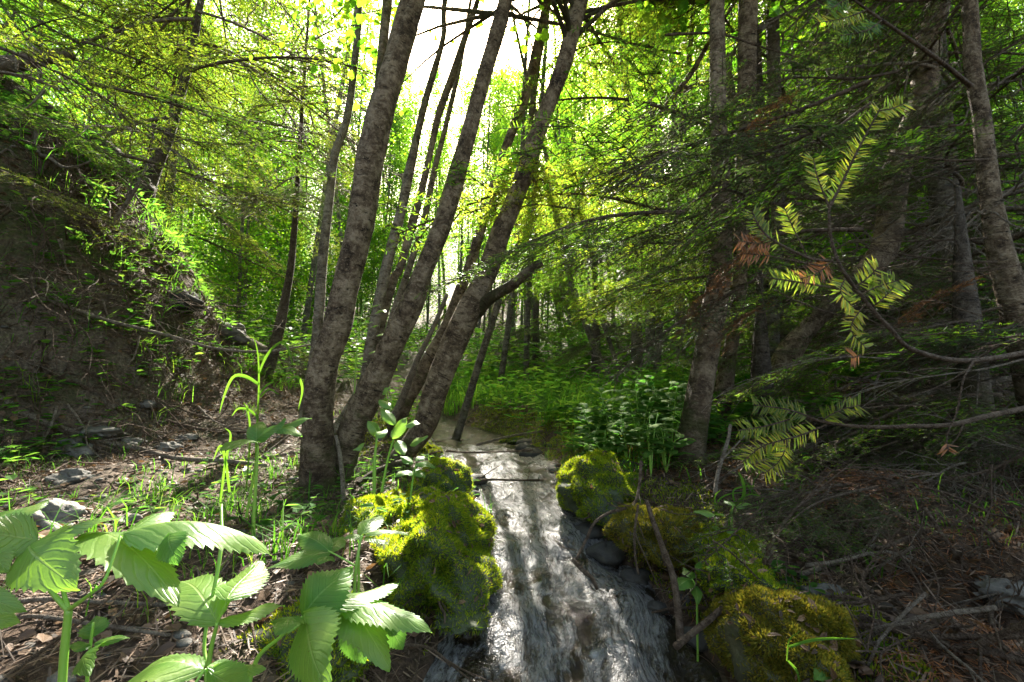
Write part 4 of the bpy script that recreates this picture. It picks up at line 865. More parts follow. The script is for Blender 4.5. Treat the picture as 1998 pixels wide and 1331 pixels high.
# ---------------------------------------------------------------- mossy stones
def mossy(u, v, Y_, r, label, n=26000, seed=0, olive=False, h=.011, dz=0, moss=True, rx=0, name='mossy_rock', ztop=None):
    c = pt(u, v, Y_); c[2] += dz; root = thing(name, label, 'rock', (c[0], c[1], c[2] - r[2] * .3)); r = (r[0] * .97, r[1], r[2] * .9)
    V, F = blob(c, r, seed, .27, 64, 40); MB().add(V, F).obj('stone', M['moss_under2' if olive else 'moss_under'] , root)
    # tips scattered over the upper surface
    r_ = np.random.default_rng(seed + 3); f = F[r_.integers(0, len(F), n)]; a, b = r_.random((n, 1)), r_.random((n, 1))
    P = (V[f[:, 0]] * (1 - a) + V[f[:, 1]] * a) * (1 - b) + (V[f[:, 3]] * (1 - a) + V[f[:, 2]] * a) * b
    Nn = nrm(np.cross(V[f[:, 1]] - V[f[:, 0]], V[f[:, 3]] - V[f[:, 0]])); Nn = np.where(((P - c) * Nn).sum(1, keepdims=True) < 0, -Nn, Nn)
    lump = fbm(P[:, 0] * 30, P[:, 1] * 30 + P[:, 2] * 22, seed, 3); bare_ = fbm(P[:, 0] * 9 + P[:, 2] * 5, P[:, 1] * 9, seed + 60, 3); k = (P[:, 2] > c[2] - r[2] * .5 + .06 * r_.normal(size=n)) & (bare_ > -.85 + .12 * r_.normal(size=n)); P, Nn, lump = P[k], Nn[k], lump[k]; q = len(P)
    D_ = nrm(Nn + r_.normal(size=(q, 3)) * .55 + [0, 0, .25]); L_ = h * (.6 + .7 * r_.random(q)) * (1 + .45 * lump)
    dn = r_.choice(q, max(4, q // 260)); V2, F2 = leaves(P[dn] + Nn[dn] * .006, nrm(np.cross(Nn[dn], r_.normal(size=(len(dn), 3)))), Nn[dn], .008 + .02 * r_.random(len(dn)), .5)
    MB().add(V2, F2).obj('debris', M['dead_leaf'], root, False)['kind'] = 'stuff'
    U_ = nrm(r_.normal(size=(q, 3))); MB().add(*blades(P - Nn * .003, D_, U_, L_, h * .2)).obj('moss', M['moss_olive' if olive else 'moss'], root, False)
    return root
mossy(862, 1085, 1.36, (.165, .27, .165), 'largest mossy boulder on the left edge of the stream', 100000, 1)
mossy(760, 1060, 1.55, (.20, .26, .13), 'broad low mossy hump left of the largest boulder', 70000, 2)
mossy(852, 958, 1.85, (.13, .17, .11), 'bright mossy stone just upstream of the largest boulder', 26000, 3)
mossy(832, 882, 2.7, (.09, .12, .06), 'small round mossy stone at the left of the far riffle', 14000, 4)
mossy(1172, 965, 1.75, (.15, .2, .13), 'dark mossy boulder on the right edge of the stream', 60000, 5)
mossy(1120, 1000 - 55, 2.0, (.07, .09, .05), 'small stone with a moss cap left of the right boulder', 9000, 6)
mossy(1215, 945, 1.95, (.12, .12, .10), 'rounded mossy stone behind the right boulder', 18000, 7)
mossy(1290, 1050, 1.35, (.13, .15, .09), 'yellow mossy ledge at the foot of the right bank alder', 60000, 8, True)
mossy(1410, 1075, 1.2, (.08, .12, .05), 'mossy mound right of the yellow ledge', 22000, 9)
mossy(1530, 1270, .92, (.11, .15, .11), 'large olive mossy hump at the bottom right beside the water', 110000, 10, True)
mossy(1450, 1150, 1.02, (.07, .09, .06), 'small bright mossy knob above the olive hump', 16000, 11)
mossy(1056, 882, 3.0, (.10, .10, .055), 'small mossy stone at the right of the far riffle', 12000, 12)
mossy(1100, 872, 2.9, (.12, .12, .075), 'dark sided mossy stone beside the far riffle', 14000, 13)
mossy(1150, 870, 3.2, (.2, .2, .08), 'flat mossy cushion behind the dark sided stone', 14000, 14)
mossy(1000, 868 - 8, 3.3, (.1, .06, .03), 'low mossy stone at the upstream pool edge', 7000, 15)
mossy(620, 1180 + 90, .95, (.14, .15, .07), 'mossy lump under the foreground leaves', 16000, 16)
mossy(900, 1200, 1.12, (.06, .07, .02), 'flat mossy scrap at the water under the big boulder', 2500, 17)
# bare stones
def stone(u, v, r, label, m='rock', seed=0, lift=0):
    c = gp(u, v); c[2] += lift; V, F = blob(c, r, seed, .34, 48, 30, .6); return tag(MB().add(V, F).obj('stone', M[m]), label, 'stone')
for q, (u, v, r, lb) in enumerate([(143, 935, (.10, .07, .04), 'smooth brown oval stone on the left flat'), (95, 1020, (.09, .07, .05), 'round grey stone behind the lower left leaves'),
        (190, 845, (.13, .1, .035), 'flat pale slab high on the left flat'), (360, 855, (.08, .06, .02), 'thin grey slab under the long fallen branch'), (140, 880, (.11, .06, .07), 'green grey wedge of stone under the fallen branch'),
        (330, 875, (.07, .05, .03), 'small grey stone beside the thin slab'), (285, 790, (.05, .04, .03), 'pale pebble on the bare bank slope'), (255, 865, (.06, .05, .03), 'angular grey stone below the bank'),
        (440, 655, (.2, .14, .12), 'sunlit pale rock at the end of the left bank'), (250, 1018, (.03, .03, .02), 'small lit stone behind the arching leaf'), (1985, 1165, (.06, .05, .03), 'pale stone at the right edge'),
        (1615, 1165, (.05, .03, .02), 'grey stone chip on the right litter'), (340, 590, (.16, .12, .10), 'dark stone held in the roots of the left bank')]):
    stone(u, v, r, lb, seed=q, m='rock' if q < 12 else 'rock_dark')
random.seed(5)
for q in range(26):
    y_ = random.uniform(.9, 3.3); c_, h_, z_ = [float(a) for a in chan(y_)]; sd_ = random.choice((-1, 1)); x_ = c_ + sd_ * h_ * random.uniform(.75, 1.25); s = random.uniform(.02, .055)
    V, F = blob((x_, y_, z_ + .005), (s * 1.3, s, s * .7), q, .2, 20, 12, .7)
    tag(MB().add(V, F).obj('stone', M['rock_dark']), 'dark wet stone breaking the surface at the stream edge', 'stone', 'wet stones along the stream edge')

# ---------------------------------------------------------------- litter and ground cover (uncountable)
def scatter(n, xr, yr, cond=None, seed=0):
    r_ = np.random.default_rng(seed); x = r_.uniform(*xr, n); y_ = yr[0] + (yr[1] - yr[0]) * r_.random(n) ** 1.3
    c_, h_, z_ = chan(y_); k = np.abs(x - c_) > h_ * 1.02
    if cond is not None: k &= cond(x, y_)
    x, y_ = x[k], y_[k]; return np.stack([x, y_, G(x, y_)], -1), r_
P, r_ = scatter(260000, (-4.2, 3.6), (.2, 6), seed=1, cond=lambda x, y: (np.abs(x) < 1.3 * y + .5) & (vn(x * 2.2, y * 2.2, 4) > -.55 - .5 * (x > 0)))
k = len(P); D_ = rdir(k, .22); V, F = blades(P + [0, 0, .006], D_, nrm(rdir(k) * .4 + [0, 0, 1]), .02 + .06 * rng.random(k) ** 2.2, .0018 + .0022 * rng.random(k))
tag(MB().add(V, F).obj('twig_litter', M['litter'], smooth=False), 'fine brown twigs and needles littering the forest floor', 'litter', kind='stuff')
mb = MB(); P, r_ = scatter(1500, (-3.2, 2.6), (.35, 4), seed=2)
for q in range(len(P)):
    a = rng.random() * 6.28; l = .05 + .22 * rng.random() ** 1.5; d = np.array([math.cos(a), math.sin(a), rng.normal() * .12]); Q0 = P[q] + [0, 0, .012]
    Q = spline([Q0, Q0 + d * l * .5 + rng.normal(size=3) * l * .06, Q0 + d * l], 6); Q[:, 2] = np.maximum(Q[:, 2], G(Q[:, 0], Q[:, 1]) + .006); mb.add(*tube(Q, np.linspace(.0045, .002, 6) * (.4 + .9 * rng.random()), 5))
tag(mb.obj('stick_litter', M['twig']), 'loose short sticks strewn over the forest floor', 'litter', kind='stuff')
P, r_ = scatter(17000, (-3.4, 3.2), (.3, 5), seed=3, cond=lambda x, y: (np.abs(x) < 1.3 * y + .4))
k = len(P); V, F = leaves(P + [0, 0, .01], rdir(k, .25), nrm(rdir(k) * .6 + [0, 0, 1]), .012 + .028 * rng.random(k), 1.0)
tag(MB().add(V, F).obj('leaf_litter', M['dead_leaf'], smooth=False), 'dead brown leaves scattered among the twigs', 'litter', kind='stuff')
mb = MB(); P, r_ = scatter(1500, (-3.6, -.5), (.6, 4.5), seed=4)
for q in range(len(P)):
    s = .005 + .016 * rng.random() ** 3; V, F = blob(P[q], (s * 1.4, s, s * .5), q % 17, .2, 8, 6, .7); mb.add(V, F)
tag(mb.obj('gravel', M['rock']), 'loose grey gravel below the left bank', 'gravel', kind='stuff')
P, r_ = scatter(5200, (-3, 5), (3.2, 9), seed=5, cond=lambda x, y: (x > -1.2 + .0 * y) & (vn(x * 1.2, y * 1.2, 8) > -.25))
k = len(P); V, F = grass_blades(np.repeat(P, 9, 0) + np.concatenate([rng.normal(size=(k * 9, 2)) * .04, np.zeros((k * 9, 1))], 1), rdir(k * 9), .10 + .22 * rng.random(k * 9), .004 + .005 * rng.random(k * 9), .3 + .5 * rng.random(k * 9))
tag(MB().add(V, F).obj('far_grass', M['grass'], smooth=False), 'lush green grass on the flat beyond the stream', 'grass', kind='stuff')
P, r_ = scatter(2600, (-2.5, 2.8), (.5, 3.8), seed=6, cond=lambda x, y: (vn(x * 2.6, y * 2.6, 15) > .15))
k = len(P); V, F = grass_blades(np.repeat(P, 5, 0) + np.concatenate([rng.normal(size=(k * 5, 2)) * .02, np.zeros((k * 5, 1))], 1), rdir(k * 5), .03 + .09 * rng.random(k * 5) ** 1.5, .002 + .002 * rng.random(k * 5), .4 + .6 * rng.random(k * 5))
tag(MB().add(V, F).obj('thin_grass', M['grass'], smooth=False), 'thin scattered grass growing through the litter', 'grass', kind='stuff')
# moss sheet on banks near stream
P, r_ = scatter(240000, (-1.3, 1.7), (.7, 4.4), seed=7, cond=lambda x, y: (np.abs(x - chan(y)[0]) - chan(y)[1] < .28 + .25 * vn(x * 2, y * 2, 3) + .3 * (y > 2.6)) & (vn(x * 4, y * 4, 33) > -.35))
k = len(P); V, F = blades(P, nrm(rng.normal(size=(k, 3)) * .5 + [0, 0, 1]), nrm(rng.normal(size=(k, 3))), .008 + .008 * rng.random(k), .003)
tag(MB().add(V, F).obj('bank_moss', M['moss'], smooth=False), 'green moss carpeting the banks beside the water', 'moss', kind='stuff')
P, r_ = scatter(60000, (.35, 2.6), (.75, 3.4), seed=21, cond=lambda x, y: vn(x * 3.1, y * 3.1, 61) > -.15)
k = len(P); V, F = blades(P + [0, 0, .012], rdir(k, .35), nrm(rdir(k) * .5 + [0, 0, 1]), .014 + .016 * rng.random(k), .0016)
tag(MB().add(V, F).obj('rusty_needles', M['needle_brown'], smooth=False), 'rust coloured fallen fir needles on the right bank', 'litter', kind='stuff')
P, r_ = scatter(1100, (-5, -2.3), (1.4, 5.6), seed=22, cond=lambda x, y: vn(x * 1.7, y * 1.7, 71) > -.2)
k = len(P); V, F = grass_blades(np.repeat(P, 6, 0) + rng.normal(size=(k * 6, 3)) * [.03, .03, 0], nrm(rdir(k * 6) + [.8, -.3, 0]), .08 + .18 * rng.random(k * 6), .003 + .003 * rng.random(k * 6), .7 + .6 * rng.random(k * 6))
tag(MB().add(V, F).obj('bank_grass', M['grass'], smooth=False), 'drooping grass hanging from the left bank', 'grass', kind='stuff')
P, r_ = scatter(90000, (-4.9, -2.1), (1.3, 5.8), seed=23, cond=lambda x, y: vn(x * 2.7, y * 2.7, 81) > -.5)
k = len(P); V, F = blades(P + r_.normal(size=(k, 3)) * .012 + [.01, 0, .01], nrm(rdir(k, .6) + [.3, 0, -.3]), nrm(rdir(k)), .02 + .07 * r_.random(k) ** 2, .002 + .002 * r_.random(k))
tag(MB().add(V, F).obj('bank_litter', M['litter'], smooth=False), 'brown needles and twigs caught on the left bank', 'litter', kind='stuff')
P, r_ = scatter(5000, (-4.9, -2.1), (1.3, 5.8), seed=24)
k = len(P); V, F = leaves(P + [.01, 0, .01], nrm(rdir(k, .6)), nrm(rdir(k) * .6 + [.6, 0, .6]), .015 + .03 * r_.random(k), 1.0)
tag(MB().add(V, F).obj('bank_dead_leaves', M['dead_leaf'], smooth=False), 'dead leaves caught on the left bank', 'litter', kind='stuff')
rr_ = random.Random(15)
for q in range(16):
    u, v = rr_.uniform(20, 430), 0; v = rr_.uniform(260, 420) + u * .35; p = gp(u, v)
    if p[1] > 6: continue
    L_ = rr_.uniform(.3, .8); Q = [p + np.array([-.05, .05, .05])]; d = np.array([.35, -.15, -.5])
    for _ in range(5):
        d = nrm(d + np.array([rr_.gauss(0, .35), rr_.gauss(0, .3), rr_.gauss(0, .3) - .1])); Q.append(Q[-1] + d * L_ / 5)
    Q = spline(Q, 24); Q[:, 2] = np.maximum(Q[:, 2], G(Q[:, 0], Q[:, 1]) + .01); r0_ = rr_.uniform(.006, .017)
    o = MB().add(*tube(Q, np.linspace(r0_, r0_ * .35, 24), 8, .18, q)).obj('exposed_root', M['twig_pale' if q % 3 == 0 else 'twig']); tag(o, 'crooked bare root hanging out of the left bank' if q % 3 else 'bleached crooked root hanging out of the left bank', 'root', 'bare roots hanging from the left bank')
mb = MB(); r_ = np.random.default_rng(77)
for q in range(420):
    x_ = r_.uniform(-4.2, -2.2); y_ = r_.uniform(1.6, 5.2); Q0 = np.array([x_, y_, float(G(x_, y_)) + .01]); d = np.array([r_.uniform(-.2, .5), r_.uniform(-.6, .3), -r_.random() * .6]); l = r_.uniform(.15, .6)
    Q = spline([Q0, Q0 + d * l * .4 + [.05, -.05, .05], Q0 + d * l * .8 + r_.normal(size=3) * .05, Q0 + d * l + r_.normal(size=3) * .06], 10); Q[:, 2] = np.maximum(Q[:, 2], G(Q[:, 0], Q[:, 1]) + .004); mb.add(*tube(Q, np.linspace(.006, .002, 10) * r_.uniform(.4, 1.3), 5))
tag(mb.obj('rootlets', M['twig']), 'matted rootlets and fine twigs hanging down the left bank', 'roots', kind='stuff')
# low herbs: rosettes
def herbs(n, xr, yr, cond, seed, size, h, m='herb', nl=6):
    P, r_ = scatter(n, xr, yr, seed=seed, cond=cond); k = len(P); PP = np.repeat(P, nl, 0); a = rng.random(k * nl) * 6.28
    H = (h * (.4 + .9 * rng.random(k)))[:, None].repeat(nl, 1).ravel() * (.35 + .65 * rng.random(k * nl)); D_ = np.stack([np.cos(a), np.sin(a), -.15 + .5 * rng.random(k * nl)], -1)
    PP = PP + np.stack([np.cos(a) * size * .25, np.sin(a) * size * .25, H], -1); V, F = leaves(PP, D_, nrm(rdir(k * nl) * .3 + [0, 0, 1]), size * (.6 + .7 * rng.random(k * nl)), .75)
    mb = MB().add(V, F); b = np.repeat(P, 1, 0); V, F = blades(b, nrm(rdir(k) * .15 + [0, 0, 1]), rdir(k), h * .9, .002); mb.add(V, F); return mb
tag(herbs(1900, (-1.0, 4.5), (3.0, 8), lambda x, y: vn(x * 1.1, y * 1.1, 41) > -.5, 8, .07, .28).obj('herb_layer', M['herb'], smooth=False), 'leafy green herbs covering the flat beyond the stream', 'ground cover', kind='stuff')
tag(herbs(420, (.25, 1.5), (2.0, 3.4), lambda x, y: (x > .3), 9, .055, .13, nl=9).obj('herb_cushion', M['herb'], smooth=False), 'light green low herbs behind the right mossy boulder', 'ground cover', kind='stuff')
tag(herbs(1500, (-4.8, -2.4), (1.6, 5.4), lambda x, y: vn(x * 2, y * 2, 43) > -.25, 10, .06, .14, nl=6).obj('bank_herbs', M['herb'], smooth=False), 'small green plants clinging to the left bank', 'ground cover', kind='stuff')
tag(herbs(150, (-1.5, -.15), (1.3, 2.4), lambda x, y: vn(x * 4, y * 4, 91) > -.2, 31, .035, .09, nl=6).obj('foot_herbs', M['herb'], smooth=False), 'small green plants around the feet of the alder clump', 'ground cover', kind='stuff')
tag(herbs(260, (.3, 2.4), (1.0, 2.8), lambda x, y: vn(x * 3, y * 3, 93) > .0, 32, .03, .07, nl=5).obj('right_bank_herbs', M['herb'], smooth=False), 'scattered small green plants on the right bank', 'ground cover', kind='stuff')
P, r_ = scatter(230, (-1.6, 1.0), (1.1, 2.6), seed=33, cond=lambda x, y: vn(x * 4, y * 4, 95) > .0)
k = len(P); V, F = grass_blades(np.repeat(P, 8, 0) + rng.normal(size=(k * 8, 3)) * [.02, .02, 0], rdir(k * 8), .06 + .14 * rng.random(k * 8), .003 + .002 * rng.random(k * 8), .5 + .6 * rng.random(k * 8))
tag(MB().add(V, F).obj('foot_grass', M['grass_tall'], smooth=False), 'grass tufts around the alder feet and along the near banks', 'grass', kind='stuff')
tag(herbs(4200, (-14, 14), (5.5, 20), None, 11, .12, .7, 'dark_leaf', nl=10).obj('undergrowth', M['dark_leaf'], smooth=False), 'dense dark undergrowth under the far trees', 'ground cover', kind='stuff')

# ---------------------------------------------------------------- broad leaves in front
def big_leaf(P0, P1, width, up=(0, -.5, 1), arch=.08, fold=.25, teeth=15, n=90, m=6, seed=0, skew=.0):
    P0 = np.asarray(P0); P1 = np.asarray(P1); a = P1 - P0; L = np.linalg.norm(a); up = np.asarray(up, float); sd = nrm(np.cross(a, up)); nn = nrm(np.cross(sd, a))
    t = np.linspace(0, 1, n); s = np.linspace(-1, 1, 2 * m + 1)
    prof = (np.sin(np.pi * np.clip(t, 0, 1) ** .72) ** .85) * (1 - .25 * t); prof = prof / prof.max(); prof[-1] = 0; prof[0] = 0.02
    ph = t * teeth; fr = ph - np.floor(ph); saw = (fr ** 1.5) * .20 - .09
    W = width * .5 * prof[:, None] * (1 + (np.abs(s)[None] > .99) * saw[:, None] * 1.0)
    Pm = P0 + a * t[:, None] + nn * (arch * L * 4 * t * (1 - t))[:, None]
    und = .05 * width * np.sin(t[:, None] * 9 + seed + 2 * np.sign(s)[None]) * np.abs(s)[None] ** 2
    quilt = .004 * width * np.cos(2 * np.pi * (t[:, None] * 9 - 2.3 * np.abs(s)[None] ** 1.25)) * np.minimum(1, 4 * np.abs(s)[None])
    Z_ = (fold * np.abs(s)[None] ** 1.2 * -W) + und + quilt + .06 * width * np.sin(5 * t[:, None] + seed)
    fwd = (.16 * np.abs(s)[None] * W) + (np.abs(s)[None] > .99) * saw[:, None] * .06 * L * .3
    V = Pm[:, None] + sd * (W * s[None])[..., None] + nn * Z_[..., None] + nrm(a) * fwd[..., None]
    bk = np.stack([np.broadcast_to(s[None], W.shape), np.broadcast_to(t[:, None], W.shape), np.full(W.shape, seed)], -1)
    c_ = 2 * m + 1; i = np.arange(n - 1)[:, None] * c_; j = np.arange(c_ - 1)[None]; F = np.stack([i + j, i + j + 1, i + c_ + j + 1, i + c_ + j], -1).reshape(-1, 4)
    return V.reshape(-1, 3), F, bk.reshape(-1, 3)
def plant(label, stems, lvs, mt='broad', cat='plant', name='broadleaf_plant', teeth=15, dig=True):
    b = stems[0][0]; p0 = pt(*b[:3]); root = thing(name, label, cat, tuple(p0))
    for st in stems:
        Q = [pt(u, v, y_) for u, v, y_, w_ in st]; r = [pxw(w_, y_) * .5 for u, v, y_, w_ in st]; P = spline(Q, 20)
        if st is stems[0] and dig:
            g = float(G(P[0][0], P[0][1]))
            if P[0][2] > g: P = np.vstack([[P[0][0], P[0][1] + .01, g - .02], P]); r = [r[0]] + r
        MB().add(*tube(P, np.interp(np.linspace(0, 1, len(P)), np.linspace(0, 1, len(r)), r), 10, .03)).obj('stem', M['stem'], root)
    for q, lf in enumerate(lvs):
        (u0, v0, y0, u1, v1, y1, wpx) = lf[:7]; kw = lf[7] if len(lf) > 7 else {}
        mm = kw.pop('mat', mt); dr = kw.pop('drop', None)
        if dr is not None:
            z0 = pt(u0, v0, y0)[2] - dr; d_ = ray(u1, v1); y1 = (z0 - CZ) / d_[2] * d_[1]; kw.setdefault('up', (0, 0, 1))
        ym = (y0 + y1) / 2
        MB().add(*big_leaf(pt(u0, v0, y0), pt(u1, v1, y1), pxw(wpx, ym), seed=q * 1.7, **{'teeth': teeth, **kw})).obj('leaf', M[mm], root)
    return root
U1 = (0, -.9, .7)
plant('tallest broad leaved plant in the lower left corner with a thick yellow green stem', [
    [(118, 1400, .46, 13), (124, 1290, .46, 13), (134, 1188, .46, 12)],
    [(134, 1192, .46, 10), (105, 1160, .46, 8), (70, 1110, .46, 6), (62, 1066, .46, 5)],
    [(134, 1190, .46, 9), (125, 1160, .465, 7), (118, 1125, .48, 6), (95, 1046, .5, 5)],
    [(134, 1190, .46, 9), (175, 1160, .45, 6), (205, 1130, .45, 5), (235, 1046, .47, 4)]],
    [(62, 1062, .47, 146, 1146, .42, 118, dict(up=U1, fold=.15, arch=.12)),
     (162, 1048, .55, 348, 1188, .40, 125, dict(up=(.12, .05, 1), fold=.22, arch=.12, drop=.035)),
     (75, 1052, .47, -60, 1040, .44, 95, dict(up=U1, fold=.2, arch=.08)),
     (92, 1048, .52, 235, 1008, .56, 70, dict(up=(0, 0, 1), fold=.4, arch=.05, drop=-.015)),
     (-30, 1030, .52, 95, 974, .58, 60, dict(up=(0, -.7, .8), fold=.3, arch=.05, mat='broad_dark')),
     (240, 1046, .50, 527, 1092, .46, 125, dict(up=(-.05, -.1, 1), fold=.45, arch=.22, drop=.05)),
     (240, 1045, .50, 345, 1003, .58, 60, dict(up=(0, -.7, .8), fold=.35, arch=.1)),
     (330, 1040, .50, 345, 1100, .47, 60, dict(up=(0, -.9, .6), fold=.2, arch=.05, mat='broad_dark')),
     (-40, 1060, .46, 20, 1115, .44, 60, dict(up=U1))])
plant('broad leaved plant cut by the left edge of the view', [[(-60, 1400, .5, 8), (-50, 1180, .5, 6)]],
    [(-50, 1160, .5, 50, 1192, .48, 45, dict(up=U1)), (-60, 1200, .5, 42, 1215, .5, 45, dict(up=U1))])
plant('middle foreground plant with three pale leaflets on a thin stem', [
    [(405, 1400, .60, 9), (408, 1290, .60, 8), (424, 1215, .60, 6)],
    [(424, 1215, .60, 5), (440, 1180, .60, 4), (445, 1168, .60, 4)], [(404, 1300, .6, 6), (400, 1240, .62, 6), (430, 1080, .66, 7), (432, 985, .72, 5)]],
    [(424, 1214, .60, 350, 1130, .58, 88, dict(up=(0, -.3, 1), fold=.15, drop=-.0)),
     (442, 1176, .60, 512, 1096, .68, 82, dict(fold=.25, drop=-.01)),
     (426, 1214, .60, 556, 1186, .62, 60, dict(fold=.25, arch=.08, drop=.0))])
plant('low foreground plant with two pale leaves spread flat at the bottom edge', [[(405, 1420, .50, 8), (404, 1340, .5, 7), (400, 1306, .5, 6)], [(400, 1306, .5, 6), (380, 1335, .49, 5)]],
    [(398, 1306, .50, 222, 1345, .44, 100, dict(arch=.14, fold=.2, drop=.02)), (402, 1306, .5, 518, 1308, .50, 65, dict(arch=.12, fold=.3, drop=.02)), (405, 1310, .5, 500, 1365, .46, 70, dict(up=(0, -.8, .7), arch=.05))])
plant('wide foreground plant with five large toothed leaves beside the stream', [
    [(470, 1400, .66, 9), (500, 1290, .66, 7), (545, 1245, .66, 6), (590, 1204, .66, 5)], [(560, 1235, .66, 6), (610, 1205, .68, 5), (664, 1186, .70, 5)]],
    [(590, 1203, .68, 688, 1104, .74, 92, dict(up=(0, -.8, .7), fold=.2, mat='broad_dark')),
     (640, 1192, .70, 778, 1142, .78, 66, dict(fold=.25, drop=.0)),
     (592, 1196, .66, 648, 1350, .56, 112, dict(up=(-.1, -1, .45), fold=.25, arch=.10)),
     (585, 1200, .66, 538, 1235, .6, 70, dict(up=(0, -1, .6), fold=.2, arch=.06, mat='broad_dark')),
     (664, 1186, .74, 762, 1304, .62, 88, dict(up=(.1, -.1, 1), fold=.25, arch=.10, drop=.04)),
     (664, 1182, .72, 842, 1240, .68, 80, dict(up=(.1, -.1, 1), fold=.3, arch=.14, drop=.035)),
     (680, 1210, .76, 712, 1296, .74, 60, dict(up=U1, mat='broad_dark')), (750, 1200, .78, 786, 1268, .76, 55, dict(up=U1, mat='broad_dark')),
     (655, 1188, .7, 625, 1160, .74, 26, dict(up=U1))])
plant('shaded plant with dark green leaflets behind the wide foreground plant', [[(690, 1180, .9, 6), (695, 1105, .9, 5), (705, 1045, .92, 4)], [(695, 1105, .9, 4), (660, 1085, .9, 3), (640, 1075, .9, 3)]],
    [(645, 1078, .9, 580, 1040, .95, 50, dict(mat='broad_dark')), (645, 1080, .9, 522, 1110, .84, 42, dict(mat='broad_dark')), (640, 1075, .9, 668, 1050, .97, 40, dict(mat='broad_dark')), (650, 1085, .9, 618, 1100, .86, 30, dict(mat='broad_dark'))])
plant('small plant with white lit leaflets beside the mossy boulder', [[(700, 1130, 1.0, 5), (700, 1070, 1.0, 4), (708, 1045, 1.0, 4)]],
    [(706, 1044, 1.0, 746, 1004, 1.06, 42, dict(drop=-.01)), (712, 1046, 1.0, 800, 1046, 1.0, 28, dict(arch=.15, drop=.01)), (712, 1048, 1.0, 755, 1066, .96, 26, dict(arch=.1, drop=.01)), (704, 1046, 1, 672, 1050, .98, 18)])
plant('small round leaved seedling in the lower left between the tall stems', [[(165, 1400, .62, 6), (172, 1300, .62, 5), (182, 1215, .62, 4)]],
    [(180, 1245, .62, 188, 1200, .64, 44, dict(teeth=8, mat='broad_dark')), (178, 1260, .62, 128, 1262, .6, 26, dict(teeth=8, mat='broad_dark')), (184, 1256, .62, 254, 1246, .62, 20, dict(teeth=8, mat='broad_dark')), (176, 1264, .62, 172, 1318, .56, 56, dict(teeth=8, up=U1, mat='broad_dark'))])
plant('plant with drooping dark green leaves on tall stems left of the alder foot', [[(495, 1010, 1.25, 6), (500, 930, 1.25, 5), (503, 868, 1.25, 4)], [(480, 1010, 1.27, 5), (500, 900, 1.26, 4)]],
    [(500, 862, 1.25, 425, 880, 1.1, 42, dict(mat='broad_dark', up=U1)), (503, 860, 1.25, 560, 818, 1.25, 48, dict(mat='broad_dark')), (540, 838, 1.25, 608, 818, 1.28, 30, dict(mat='broad_dark')), (500, 862, 1.25, 505, 822, 1.35, 36, dict(mat='broad_dark')),
     (540, 838, 1.25, 590, 850, 1.2, 28, dict(mat='broad_dark'))])
plant('sunlit leafy sprig in front of the leaning alder foot', [[(730, 960, 1.75, 7), (731, 900, 1.75, 5), (735, 855, 1.75, 4)], [(745, 960, 1.78, 6), (756, 900, 1.78, 4), (770, 850, 1.78, 4)]],
    [(738, 850, 1.75, 718, 820, 1.75, 26), (770, 830, 1.75, 742, 795, 1.78, 24), (765, 855, 1.75, 795, 815, 1.8, 30), (790, 830, 1.75, 820, 826, 1.75, 24), (735, 856, 1.7, 755, 836, 1.75, 22), (775, 860, 1.75, 790, 890, 1.7, 24),
     (740, 780, 1.78, 765, 800, 1.78, 22), (745, 770, 1.8, 760, 755, 1.8, 20), (800, 870, 1.78, 835, 850, 1.78, 22), (712, 865, 1.75, 690, 880, 1.75, 20)])
sp = [(690, 600), (708, 592), (722, 600), (738, 606), (688, 620), (706, 632), (722, 640), (735, 655), (680, 700), (700, 705), (690, 690), (720, 690), (668, 735), (706, 668), (730, 612), (715, 745), (700, 765)]
plant('climbing vine with small bright leaves between the first two trunks', [[(690, 900, 2.4, 3), (692, 760, 2.4, 3), (700, 650, 2.4, 2.5), (712, 580, 2.4, 2)]],
    [(u, v, 2.4, u + random.choice((-20, 22, 16)), v + random.uniform(-4, 8), 2.35, 14, dict(n=24, m=3, teeth=6)) for u, v in sp], name='vine')
plant('small dark leafed plant at the edge of the left mossy boulder', [[(800, 985, 1.55, 4), (805, 940, 1.55, 3), (812, 905, 1.55, 3)]],
    [(812, 905, 1.55, 850, 912, 1.5, 20, dict(mat='broad_dark')), (806, 905, 1.55, 780, 890, 1.55, 20, dict(mat='broad_dark')), (808, 915, 1.55, 830, 935, 1.5, 20, dict(mat='broad_dark')), (806, 920, 1.55, 770, 930, 1.5, 22, dict(mat='broad_dark')), (812, 900, 1.55, 835, 888, 1.6, 18, dict(mat='broad_dark'))])
plant('pair of pale lit leaves on the mossy right bank', [[(1425, 1060, 1.2, 4), (1428, 1010, 1.2, 3), (1430, 985, 1.2, 2)], [(1400, 1060, 1.2, 3), (1395, 1010, 1.2, 2)]],
    [(1436, 990, 1.2, 1482, 988, 1.2, 17), (1432, 988, 1.2, 1412, 975, 1.25, 16), (1395, 1004, 1.2, 1352, 1000, 1.2, 17), (1398, 1004, 1.2, 1412, 1008, 1.15, 14), (1405, 1035, 1.18, 1388, 1026, 1.2, 12), (1418, 1040, 1.18, 1438, 1032, 1.2, 12)])
plant('bright lobed leaves over the water at the right bank', [[(1360, 1180, 1.05, 4), (1355, 1140, 1.05, 3), (1350, 1130, 1.05, 3)]],
    [(1350, 1132, 1.05, 1315, 1150, 1.0, 30, dict(mat='broad_dark')), (1352, 1130, 1.05, 1335, 1108, 1.1, 24, dict(mat='broad_dark')), (1358, 1112, 1.05, 1394, 1098, 1.1, 24, dict(mat='broad_dark')), (1356, 1140, 1.05, 1362, 1180, 1.0, 22, dict(mat='broad_dark')), (1440, 1142, 1, 1480, 1138, 1.0, 18, dict(mat='broad_dark'))])
